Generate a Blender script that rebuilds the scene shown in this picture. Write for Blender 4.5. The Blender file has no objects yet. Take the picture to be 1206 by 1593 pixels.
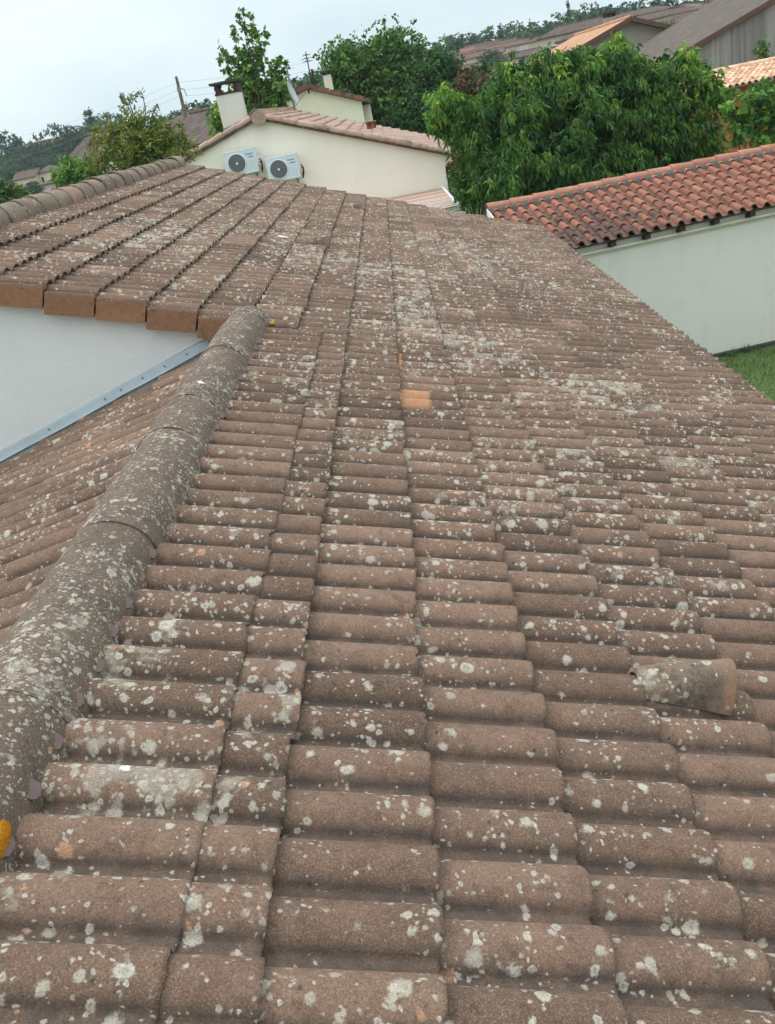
import bpy, math, random
import numpy as np
from mathutils import Vector, Matrix

random.seed(7)
RNG = np.random.default_rng(11)
SC = bpy.context.scene
COL = SC.collection

# ------------------------------------------------------------------ camera
CAMZ = 5.1
F_PX, CX, CY = 1412.7, 603.0, 800.0
CAM = np.array([[0.9834, -0.1682, -0.0671],      # rows: world X, Y, Z in (right, down, forward)
                [-0.0093, -0.4140, 0.9102],
                [-0.1810, -0.8946, -0.4088]])
_u, _s, _v = np.linalg.svd(CAM)
CAM = _u @ _v
cd = bpy.data.cameras.new('camera')
cam = bpy.data.objects.new('camera', cd)
COL.objects.link(cam)
cd.sensor_fit = 'VERTICAL'
cd.sensor_height = 24.0
cd.lens = F_PX / 1593.0 * 24.0
cd.shift_y = (CY - 796.5) / 1593.0
cd.clip_start, cd.clip_end = 0.05, 6000
mw = Matrix.Identity(4)
for r in range(3):
    mw[r][0], mw[r][1], mw[r][2] = CAM[r, 0], -CAM[r, 1], -CAM[r, 2]
mw[2][3] = CAMZ
cam.matrix_world = mw
SC.camera = cam


def at(x, y, Y):
    """world point seen at photograph position (x, y), Y metres ahead"""
    d = CAM @ np.array([(x - CX) / F_PX, (y - CY) / F_PX, 1.0])
    return d * (Y / d[1]) + np.array([0, 0, CAMZ])


# ------------------------------------------------------------------ world, sun, exposure
SUN_EL, SUN_AZ = math.radians(60), math.radians(280)       # azimuth clockwise from +Y
w = bpy.data.worlds.new('World')
SC.world = w
w.use_nodes = True
nt = w.node_tree
nt.nodes.clear()
out = nt.nodes.new('ShaderNodeOutputWorld')
bg = nt.nodes.new('ShaderNodeBackground')
sky = nt.nodes.new('ShaderNodeTexSky')
sky.sky_type = 'NISHITA'
sky.sun_disc = False
sky.sun_elevation = SUN_EL
sky.sun_rotation = SUN_AZ
sky.air_density, sky.dust_density = 1.0, 2.0
tc = nt.nodes.new('ShaderNodeTexCoord')
mp = nt.nodes.new('ShaderNodeMapping')
mp.inputs['Scale'].default_value = (1.0, 1.0, 3.2)
n1 = nt.nodes.new('ShaderNodeTexNoise')
n1.inputs['Scale'].default_value = 2.2
n1.inputs['Detail'].default_value = 5
n1.inputs['Roughness'].default_value = 0.5
cr = nt.nodes.new('ShaderNodeValToRGB')
cr.color_ramp.elements[0].position = 0.36
cr.color_ramp.elements[0].color = (6.7, 8.1, 8.8, 1)
cr.color_ramp.elements[1].position = 0.66
cr.color_ramp.elements[1].color = (9.3, 10.3, 10.4, 1)
mx = nt.nodes.new('ShaderNodeMix')
mx.data_type = 'RGBA'
mx.inputs[0].default_value = 0.9
L = nt.links.new
L(tc.outputs['Generated'], mp.inputs['Vector'])
L(mp.outputs[0], n1.inputs['Vector'])
L(n1.outputs['Fac'], cr.inputs[0])
L(sky.outputs[0], mx.inputs[6])
L(cr.outputs[0], mx.inputs[7])
# an overcast sky is brighter overhead than at the horizon
sx = nt.nodes.new('ShaderNodeSeparateXYZ')
zr = nt.nodes.new('ShaderNodeMapRange')
zr.inputs[1].default_value, zr.inputs[2].default_value = 0.12, 1.0
zr.inputs[3].default_value, zr.inputs[4].default_value = 1.0, 2.3
vs = nt.nodes.new('ShaderNodeVectorMath')
vs.operation = 'SCALE'
L(tc.outputs['Generated'], sx.inputs[0])
L(sx.outputs[2], zr.inputs[0])
L(mx.outputs[2], vs.inputs[0])
L(zr.outputs[0], vs.inputs['Scale'])
L(vs.outputs[0], bg.inputs[0])
bg.inputs[1].default_value = 0.08
L(bg.outputs[0], out.inputs[0])

sd = bpy.data.lights.new('sun', 'SUN')
sd.energy = 0.9
sd.angle = math.radians(35)
sd.color = (1.0, 0.95, 0.87)
so = bpy.data.objects.new('sun', sd)
COL.objects.link(so)
dirv = Vector((math.sin(SUN_AZ) * math.cos(SUN_EL), math.cos(SUN_AZ) * math.cos(SUN_EL), math.sin(SUN_EL)))
so.rotation_euler = dirv.to_track_quat('Z', 'Y').to_euler()
so.location = (0, -20, 40)

SC.view_settings.view_transform = 'Standard'
SC.view_settings.look = 'None'
SC.view_settings.gamma = 1
SC.view_settings.exposure = 0.5
SC.cycles.max_bounces = 6
SC.cycles.use_denoising = True


# ------------------------------------------------------------------ node helpers
class NT:
    def __init__(self, name):
        self.m = bpy.data.materials.new(name)
        self.m.use_nodes = True
        self.t = self.m.node_tree
        self.b = self.t.nodes['Principled BSDF']
        self.b.inputs['Specular IOR Level'].default_value = 0.25
        self._tc = None

    def n(self, typ, **kw):
        x = self.t.nodes.new(typ)
        for k, v in kw.items():
            setattr(x, k, v)
        return x

    def put(self, sock, v):
        if v is None:
            return
        if hasattr(v, 'is_output'):
            self.t.links.new(v, sock)
        elif isinstance(v, (tuple, list)) and sock.type == 'RGBA' and len(v) == 3:
            sock.default_value = (*v, 1)
        else:
            sock.default_value = v

    def obj(self, scale=None):
        if self._tc is None:
            self._tc = self.n('ShaderNodeTexCoord')
        o = self._tc.outputs['Object']
        if scale is not None:
            mpn = self.n('ShaderNodeMapping')
            self.t.links.new(o, mpn.inputs[0])
            mpn.inputs['Scale'].default_value = scale
            o = mpn.outputs[0]
        return o

    def noise(self, scale, detail=3, rough=0.55, vec=None, col=False, dist=0.0):
        x = self.n('ShaderNodeTexNoise')
        self.t.links.new(vec or self.obj(), x.inputs['Vector'])
        x.inputs['Scale'].default_value = scale
        x.inputs['Detail'].default_value = detail
        x.inputs['Roughness'].default_value = rough
        x.inputs['Distortion'].default_value = dist
        return x.outputs['Color' if col else 'Fac']

    def vor(self, scale, vec=None, feature='F1'):
        x = self.n('ShaderNodeTexVoronoi', feature=feature)
        self.t.links.new(vec or self.obj(), x.inputs['Vector'])
        x.inputs['Scale'].default_value = scale
        return x

    def math(self, op, a, b=None, c=None, clamp=False):
        x = self.n('ShaderNodeMath', operation=op, use_clamp=clamp)
        self.put(x.inputs[0], a)
        self.put(x.inputs[1], b)
        self.put(x.inputs[2], c)
        return x.outputs[0]

    def mix(self, f, a, b, typ='MIX'):
        x = self.n('ShaderNodeMix', data_type='RGBA', blend_type=typ)
        self.put(x.inputs[0], f)
        self.put(x.inputs[6], a)
        self.put(x.inputs[7], b)
        return x.outputs[2]

    def map(self, v, a, b, c=0.0, d=1.0, smooth=True):
        x = self.n('ShaderNodeMapRange')
        if smooth:
            x.interpolation_type = 'SMOOTHSTEP'
        for s, q in zip(range(5), (v, a, b, c, d)):
            self.put(x.inputs[s], q)
        return x.outputs[0]

    def attr(self, name='tint'):
        x = self.n('ShaderNodeAttribute', attribute_name=name)
        s = self.n('ShaderNodeSeparateColor')
        self.t.links.new(x.outputs['Color'], s.inputs[0])
        return x.outputs['Color'], s.outputs[0], s.outputs[1], s.outputs[2], x.outputs['Alpha']

    def bump(self, h, strength=0.5, dist=0.01, prev=None):
        x = self.n('ShaderNodeBump')
        x.inputs['Strength'].default_value = strength
        x.inputs['Distance'].default_value = dist
        self.t.links.new(h, x.inputs['Height'])
        if prev is not None:
            self.t.links.new(prev, x.inputs['Normal'])
        return x.outputs[0]

    def done(self, col, rough=0.85, normal=None, metal=0.0):
        self.put(self.b.inputs['Base Color'], col)
        self.put(self.b.inputs['Roughness'], rough)
        self.put(self.b.inputs['Metallic'], metal)
        if normal is not None:
            self.t.links.new(normal, self.b.inputs['Normal'])
        return self.m


def simple(name, c, rough=0.8, var=0.15, scale=6.0, bump=0.0, bscale=60.0, metal=0.0):
    k = NT(name)
    f = k.noise(scale, 4)
    a = tuple(min(1, x * (1 - var)) for x in c)
    b = tuple(min(1, x * (1 + var)) for x in c)
    nrm = k.bump(k.noise(bscale, 3), bump, 0.01) if bump else None
    return k.done(k.mix(f, a, b), rough, nrm, metal)


def lichen_layers(k, col, dens, salmon=True, strength=1.0, ls=1.0):
    """pale round lichen in three sizes over col; dens = socket or value 0..1"""
    dn = k.noise(7, 2, col=True)
    sh = k.n('ShaderNodeVectorMath', operation='MULTIPLY_ADD')
    k.t.links.new(dn, sh.inputs[0])
    sh.inputs[1].default_value = (0.05, 0.05, 0.05)
    k.t.links.new(k.obj(), sh.inputs[2])
    dn2 = k.noise(60, 2, col=True)
    sh2 = k.n('ShaderNodeVectorMath', operation='MULTIPLY_ADD')
    k.t.links.new(dn2, sh2.inputs[0])
    sh2.inputs[1].default_value = (0.012, 0.012, 0.012)
    k.t.links.new(sh.outputs[0], sh2.inputs[2])
    vec = sh2.outputs[0]
    clump = k.math('ADD', k.map(k.noise(3.0, 2), 0.36, 0.66, -0.10, 0.10), k.map(k.noise(9.0, 2), 0.36, 0.66, -0.15, 0.20))
    d = k.math('ADD', dens, clump)
    height = None
    grit = k.noise(170, 4, 0.7)
    crumb = k.map(grit, 0.32, 0.55, 0.55 * strength, 0.97 * strength)
    # thin crust spreading between the round colonies
    cn = k.noise(17 * ls, 7, 0.72, vec)
    cm = k.map(k.math('ADD', cn, k.math('MULTIPLY', k.math('SUBTRACT', d, 0.71), 0.75)), 0.60, 0.71)
    cm = k.math('MULTIPLY', cm, k.math('MULTIPLY', crumb, 0.55))
    col = k.mix(cm, col, k.mix(k.noise(40, 3), (0.28, 0.24, 0.19), (0.43, 0.38, 0.31)))
    for n_, (scale, kk, sub) in enumerate(((16, 0.95, 0.22), (24, 1.1, 0.14), (37, 1.2, 0.13), (72, 1.2, 0.14))):
        mo = k.n('ShaderNodeVectorMath', operation='ADD')
        k.t.links.new(vec, mo.inputs[0])
        mo.inputs[1].default_value = (n_ * 3.71, n_ * 1.93, n_ * 2.57)
        v = k.vor(scale * ls, mo.outputs[0])
        cs = k.n('ShaderNodeSeparateColor')
        k.t.links.new(v.outputs['Color'], cs.inputs[0])
        r = k.math('MULTIPLY', k.math('SUBTRACT', k.math('SUBTRACT', d, sub), cs.outputs[0]), kk)
        r = k.math('MINIMUM', r, k.map(cs.outputs[1], 0, 1, 0.26, 0.46, False))
        dist = k.math('ADD', v.outputs['Distance'], k.map(grit, 0.3, 0.7, -0.09, 0.09, False))
        m = k.math('SUBTRACT', 1.0, k.map(dist, k.math('SUBTRACT', r, 0.11), k.math('ADD', r, 0.05)))
        m = k.math('MULTIPLY', m, k.math('GREATER_THAN', r, 0.02))
        m = k.math('MULTIPLY', m, crumb)
        c = k.mix(cs.outputs[2], (0.31, 0.26, 0.205), (0.51, 0.45, 0.37))
        # some colonies have a greyer middle
        mid = k.map(v.outputs['Distance'], k.math('MULTIPLY', r, 0.35), k.math('MULTIPLY', r, 0.7), 0.55, 0.0)
        c = k.mix(k.math('MULTIPLY', mid, k.math('GREATER_THAN', cs.outputs[2], 0.7)), c, (0.20, 0.185, 0.16))
        if salmon:
            c = k.mix(k.math('LESS_THAN', cs.outputs[2], 0.035), c, (0.40, 0.215, 0.13))
        col = k.mix(m, col, c)
        height = m if height is None else k.math('MAXIMUM', height, m)
    return col, height


def tile_material(name, dark, light, dens_mul=1.0, dens_add=0.0, algae=0.5, fresh=(0.50, 0.245, 0.135), tr_lich=-0.06, ls=1.0):
    """weathered tile: tint attribute = (tone, lichen, fresh clay, trough)"""
    k = NT(name)
    _, tone, lich, fr, tr = k.attr()
    col = k.mix(k.noise(13, 4, 0.6), dark, light)
    col = k.mix(k.math('MULTIPLY', k.map(k.noise(30, 4), 0.5, 0.75), 0.5), col, tuple(x * 0.55 for x in dark))
    v = k.map(tone, 0, 1, 0.66, 1.28, False)
    cc = k.n('ShaderNodeCombineColor')
    for i in range(3):
        k.t.links.new(v, cc.inputs[i])
    col = k.mix(1.0, col, cc.outputs[0], 'MULTIPLY')
    g = k.noise(230, 3, 0.8)
    grain = k.map(g, 0.3, 0.7, 0.5, 1.55, False)
    cg = k.n('ShaderNodeCombineColor')
    for i in range(3):
        k.t.links.new(grain, cg.inputs[i])
    sv = k.vor(400)
    ss_ = k.n('ShaderNodeSeparateColor')
    k.t.links.new(sv.outputs['Color'], ss_.inputs[0])
    col = k.mix(k.map(ss_.outputs[0], 0.72, 0.80, 0, 0.24, False), col, (0.42, 0.27, 0.17))
    col = k.mix(k.map(ss_.outputs[1], 0.76, 0.84, 0, 0.34, False), col, (0.06, 0.046, 0.038))
    # old dirt lying in the troughs, deepened as painted shade at the roll feet
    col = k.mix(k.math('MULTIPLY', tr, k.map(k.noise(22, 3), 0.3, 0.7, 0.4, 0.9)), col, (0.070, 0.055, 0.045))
    # black algae
    al = k.map(k.noise(5.5, 6, 0.7), 0.52, 0.72)
    al = k.math('MULTIPLY', al, k.map(k.noise(70, 3), 0.35, 0.6))
    col = k.mix(k.math('MULTIPLY', al, algae), col, (0.055, 0.05, 0.046))
    sp = k.map(k.vor(24).outputs['Distance'], 0.10, 0.17, 1, 0)
    sp = k.math('MULTIPLY', sp, k.map(k.noise(9, 2), 0.51, 0.60))
    col = k.mix(k.math('MULTIPLY', sp, 0.8), col, (0.05, 0.046, 0.042))
    fc = k.mix(k.noise(40, 4), fresh, tuple(x * 0.55 for x in fresh))
    dens = k.math('ADD', k.math('MULTIPLY', lich, dens_mul), k.math('MULTIPLY_ADD', tr, tr_lich, dens_add))
    lc, h = lichen_layers(k, col, dens, ls=ls)
    col = k.mix(fr, lc, fc)
    col = k.mix(0.6, col, cg.outputs[0], 'MULTIPLY')
    b = k.bump(g, 0.55, 0.004)
    b = k.bump(h, 0.35, 0.004, b)
    b = k.bump(k.noise(35, 3), 0.35, 0.008, b)
    return k.done(col, 0.95, b)


def roof_material(name, a, b, pitch=0.21, along='x', course=0.35, stain=0.4):
    """distant tiled roof: barrel relief in the object's own axes"""
    k = NT(name)
    sep = k.n('ShaderNodeSeparateXYZ')
    k.t.links.new(k.obj(), sep.inputs[0])
    s1, s2 = (0, 1) if along == 'x' else (1, 0)
    ph = k.math('MULTIPLY', sep.outputs[s1], 2 * math.pi / pitch)
    wv = k.math('MULTIPLY_ADD', k.math('SINE', ph), 0.5, 0.5)
    st = k.math('FRACT', k.math('DIVIDE', sep.outputs[s2], course))
    cell = k.n('ShaderNodeTexVoronoi')
    mpn = k.n('ShaderNodeMapping')
    sc3 = [1 / pitch, 1 / course, 0] if along == 'x' else [1 / course, 1 / pitch, 0]
    mpn.inputs['Scale'].default_value = sc3
    k.t.links.new(k.obj(), mpn.inputs[0])
    k.t.links.new(mpn.outputs[0], cell.inputs['Vector'])
    cell.inputs['Scale'].default_value = 1.0
    cell.inputs['Randomness'].default_value = 0.25
    cs = k.n('ShaderNodeSeparateColor')
    k.t.links.new(cell.outputs['Color'], cs.inputs[0])
    col = k.mix(cs.outputs[0], a, b)
    col = k.mix(k.math('MULTIPLY', k.map(k.noise(1.3, 5, 0.65), 0.48, 0.7), stain), col, tuple(x * 0.4 for x in a))
    col = k.mix(k.math('MULTIPLY', k.map(k.noise(9, 4), 0.5, 0.7), stain), col, tuple(min(1, x * 1.4) for x in b))
    bb = k.bump(wv, 0.9, 0.05)
    bb = k.bump(st, 0.6, 0.03, bb)
    return k.done(col, 0.9, bb)


def plaster(name, c, var=0.05, stain=0.12, grain=140, bstr=0.25, streak=True):
    k = NT(name)
    f = k.noise(1.2, 5)
    col = k.mix(f, tuple(x * (1 - var) for x in c), tuple(min(1, x * (1 + var)) for x in c))
    if streak:
        s = k.noise(1.0, 4, 0.6, k.obj((2.2, 2.2, 0.35)))
        col = k.mix(k.math('MULTIPLY', k.map(s, 0.5, 0.72), stain), col, tuple(x * 0.62 for x in c))
        s2 = k.noise(2.5, 4, 0.6)
        col = k.mix(k.math('MULTIPLY', k.map(s2, 0.55, 0.75), stain), col, (c[0] * 0.75, c[1] * 0.72, c[2] * 0.66))
    b = k.bump(k.noise(grain, 3, 0.7), bstr, 0.01)
    return k.done(col, 0.92, b)


def leaf_material(name, gloss=0.45, trans=0.35):
    k = NT(name)
    c, *_ = k.attr()
    col = k.mix(1.0, c, k.mix(k.noise(1.1, 3), (1.05, 1.0, 0.95), (1.7, 1.6, 1.3)), 'MULTIPLY')
    k.done(col, gloss)
    k.b.inputs['Specular IOR Level'].default_value = 0.18
    tr = k.n('ShaderNodeBsdfTranslucent')
    k.t.links.new(k.mix(1.0, col, (1.25, 1.35, 0.6), 'MULTIPLY'), tr.inputs[0])
    ms = k.n('ShaderNodeMixShader')
    ms.inputs[0].default_value = trans
    k.t.links.new(k.b.outputs[0], ms.inputs[1])
    k.t.links.new(tr.outputs[0], ms.inputs[2])
    k.t.links.new(ms.outputs[0], k.t.nodes['Material Output'].inputs['Surface'])
    return k.m


# ------------------------------------------------------------------ materials
M = {}
M['tile'] = tile_material('weathered_concrete_tile', (0.112, 0.067, 0.048), (0.235, 0.143, 0.102))
M['ridge_old'] = tile_material('grey_ridge_tile', (0.092, 0.066, 0.052), (0.175, 0.122, 0.094), 1.0, 0.12, 0.95, ls=1.8)
M['ridge_far'] = tile_material('pale_ridge_tile', (0.15, 0.112, 0.087), (0.255, 0.185, 0.14), 0.9, 0.10, 0.7)
M['verge'] = tile_material('orange_verge_clay', (0.22, 0.105, 0.055), (0.33, 0.165, 0.092), 0.25, -0.12, 1.0)
M['vent'] = tile_material('vent_clay', (0.11, 0.075, 0.053), (0.225, 0.155, 0.112), 1.0, 0.1, 1.0, (0.33, 0.165, 0.09))
M['dark'] = simple('deck_and_throat_shade', (0.03, 0.026, 0.023), 0.95)  # near-black deck colour paints in the shade of tile gaps and vent throats
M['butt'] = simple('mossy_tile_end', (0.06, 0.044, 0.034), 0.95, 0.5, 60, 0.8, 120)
M['white_wall'] = plaster('bluish_white_render', (0.80, 0.785, 0.76), 0.03, 0.08, 110, 0.9)
M['cream'] = plaster('cream_render', (0.92, 0.82, 0.70), 0.05, 0.16)
M['cream2'] = plaster('yellowish_cream_render', (0.74, 0.69, 0.53), 0.05, 0.12)
M['outwall'] = plaster('greenish_white_render', (0.69, 0.645, 0.575), 0.05, 0.2, 60, 0.3)
M['chim'] = plaster('rough_grey_render', (0.66, 0.63, 0.56), 0.12, 0.35, 30, 0.7)
M['greywall'] = None
M['zinc'] = simple('bluish_zinc', (0.33, 0.37, 0.39), 0.5, 0.35, 5, 0.15, 20, 0.15)
M['lead'] = simple('grey_lead', (0.22, 0.25, 0.29), 0.6, 0.15)
M['plast'] = simple('cream_plastic', (0.66, 0.62, 0.50), 0.5, 0.06)
M['white'] = simple('white_paint', (0.74, 0.75, 0.74), 0.45, 0.04)
M['acbody'] = simple('white_painted_steel', (0.66, 0.70, 0.72), 0.4, 0.03)
M['acgrille'] = simple('grey_fan_grille', (0.19, 0.195, 0.20), 0.5, 0.12, 30)
M['blue'] = simple('blue_lettering', (0.06, 0.22, 0.42), 0.5, 0.05)
M['redmetal'] = simple('rusty_red_steel', (0.06, 0.024, 0.019), 0.6, 0.35, 14)
M['slab'] = simple('dark_concrete', (0.055, 0.05, 0.048), 0.85, 0.25, 8)
M['wood'] = simple('weathered_timber', (0.15, 0.125, 0.10), 0.85, 0.3, 9)
M['darkwood'] = simple('dark_stained_timber', (0.05, 0.03, 0.022), 0.8, 0.3, 9)
M['brownwood'] = simple('reddish_brown_timber', (0.115, 0.062, 0.045), 0.75, 0.25, 9)
M['bark'] = simple('grey_brown_bark', (0.11, 0.085, 0.062), 0.95, 0.35, 14, 0.8, 25)
M['metal'] = simple('dull_grey_metal', (0.26, 0.26, 0.27), 0.45, 0.15, 9, 0, 20, 0.5)
M['dish'] = simple('pale_grey_dish', (0.45, 0.47, 0.48), 0.5, 0.06)
M['cap_tab'] = simple('purplish_brown_metal_tab', (0.14, 0.09, 0.08), 0.5, 0.2, 20)
M['mortar'] = simple('grey_mortar', (0.19, 0.17, 0.15), 0.95, 0.4, 25, 0.9, 60)
M['mortar_dark'] = simple('dark_grey_mortar', (0.105, 0.095, 0.085), 0.95, 0.5, 25, 0.9, 60)
M['glass'] = simple('dark_window_glass', (0.03, 0.035, 0.045), 0.15, 0.1)
M['shutter'] = simple('pale_shutter', (0.55, 0.50, 0.42), 0.7, 0.1)
M['pinkwall'] = plaster('pink_beige_render', (0.56, 0.43, 0.335), 0.06, 0.1, 20, 0.1)
M['sandwall'] = plaster('sand_render', (0.62, 0.51, 0.34), 0.06, 0.1, 20, 0.1)
M['beigewall'] = plaster('beige_render', (0.52, 0.43, 0.33), 0.06, 0.1, 20, 0.1)
M['greige'] = plaster('grey_beige_render', (0.34, 0.30, 0.25), 0.08, 0.2, 20, 0.1)
M['brickwall'] = None
M['leaf'] = leaf_material('leaf', 0.5, 0.22)
M['leaf_far'] = leaf_material('far_leaf', 0.7, 0.2)
M['moss'] = simple('orange_lichen', (0.52, 0.20, 0.008), 0.95, 0.35, 60, 1.0, 160)
M['yellow'] = simple('mustard_lichen', (0.45, 0.24, 0.03), 0.95, 0.4, 60, 1.0, 160)

k = NT('orange_brick')
br = k.n('ShaderNodeTexBrick')
k.t.links.new(k.obj(), br.inputs['Vector'])
br.inputs['Color1'].default_value = (0.45, 0.13, 0.045, 1)
br.inputs['Color2'].default_value = (0.33, 0.095, 0.035, 1)
br.inputs['Mortar'].default_value = (0.36, 0.17, 0.09, 1)
br.inputs['Scale'].default_value = 1.0
br.inputs['Brick Width'].default_value = 0.4
br.inputs['Row Height'].default_value = 0.2
br.inputs['Mortar Size'].default_value = 0.012
mpb = k.n('ShaderNodeMapping')
mpb.inputs['Rotation'].default_value = (math.radians(90), 0, 0)
k.t.links.new(k.obj(), mpb.inputs[0])
k.t.links.new(mpb.outputs[0], br.inputs['Vector'])
M['brickwall'] = k.done(br.outputs['Color'], 0.9, k.bump(k.noise(20, 3), 0.4, 0.02))

k = NT('streaked_grey_cladding')
st = k.noise(1.0, 5, 0.6, k.obj((2.6, 2.6, 0.10)))
st2 = k.noise(1.0, 3, 0.6, k.obj((9, 9, 0.25)))
c = k.mix(k.map(st, 0.35, 0.65), (0.20, 0.185, 0.165), (0.335, 0.31, 0.28))
c = k.mix(k.math('MULTIPLY', k.map(st2, 0.45, 0.7), 0.5), c, (0.13, 0.12, 0.108))
M['greywall'] = k.done(c, 0.9, k.bump(st2, 0.3, 0.02))

# orange clay tiles of the outbuilding
def clay_material(name, a, b, dark=0.85, algae_lo=0.50):
    k = NT(name)
    _, tone, al, fr, tr = k.attr()
    col = k.mix(tone, a, b)
    col = k.mix(k.math('MULTIPLY', k.map(k.noise(8, 4), 0.45, 0.7), 0.4), col, tuple(min(1, x * 1.35) for x in b))
    m = k.map(k.math('ADD', k.noise(3.2, 5, 0.68), k.map(al, 0, 1, -0.2, 0.22, False)), algae_lo, algae_lo + 0.13)
    m = k.math('MULTIPLY', m, k.map(k.noise(26, 3), 0.25, 0.55, 0.35, 1))
    col = k.mix(k.math('MULTIPLY', m, dark), col, (0.05, 0.038, 0.034))
    col = k.mix(k.math('MULTIPLY', tr, 0.75), col, (0.12, 0.085, 0.07))
    return k.done(col, 0.85, k.bump(k.noise(60, 3), 0.4, 0.006))


M['clay'] = clay_material('orange_clay_tile', (0.185, 0.070, 0.046), (0.355, 0.143, 0.092))
M['clay_ridge'] = clay_material('orange_clay_ridge', (0.29, 0.12, 0.08), (0.43, 0.20, 0.14), 0.7)
M['clay_pale'] = clay_material('salmon_clay_tile', (0.40, 0.19, 0.11), (0.78, 0.52, 0.36), 0.35, 0.62)
M['clay_pink'] = clay_material('weathered_pink_clay_tile', (0.29, 0.18, 0.14), (0.45, 0.305, 0.24), 0.6, 0.58)
M['verge_brown'] = clay_material('red_brown_verge', (0.16, 0.072, 0.052), (0.27, 0.13, 0.095), 0.6, 0.55)
M['roof_brown'] = roof_material('brown_roof', (0.088, 0.059, 0.047), (0.14, 0.096, 0.076))
M['roof_darkbrown'] = roof_material('dark_brown_roof', (0.08, 0.055, 0.046), (0.135, 0.096, 0.08), 0.21, 'x')
M['roof_grey'] = roof_material('grey_brown_roof', (0.10, 0.076, 0.06), (0.155, 0.122, 0.097), 0.21, 'y', 0.33, 0.3)
M['roof_orange'] = roof_material('orange_roof', (0.40, 0.20, 0.11), (0.56, 0.31, 0.18), 0.21, 'y', 0.36, 0.12)
M['roof_pink'] = roof_material('pink_brown_roof', (0.115, 0.068, 0.053), (0.175, 0.108, 0.084))
M['roof_red'] = roof_material('reddish_roof', (0.19, 0.085, 0.058), (0.26, 0.13, 0.09))

k = NT('meadow_ground')
g1 = k.noise(0.35, 6, 0.65)
g2 = k.noise(6, 4, 0.6)
c = k.mix(g1, (0.065, 0.11, 0.028), (0.115, 0.16, 0.05))
c = k.mix(k.math('MULTIPLY', k.map(g2, 0.5, 0.7), 0.5), c, (0.05, 0.095, 0.02))
M['ground'] = k.done(c, 0.95, k.bump(k.noise(30, 4), 0.6, 0.03))

k = NT('grass_blade')
c, *_ = k.attr()
M['grass'] = k.done(c, 0.7)

k = NT('striped_awning_panel')
sep = k.n('ShaderNodeSeparateXYZ')
k.t.links.new(k.obj(), sep.inputs[0])
M['awning'] = k.done(k.mix(k.noise(3, 4), (0.40, 0.235, 0.175), (0.50, 0.31, 0.23)), 0.6)


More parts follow.
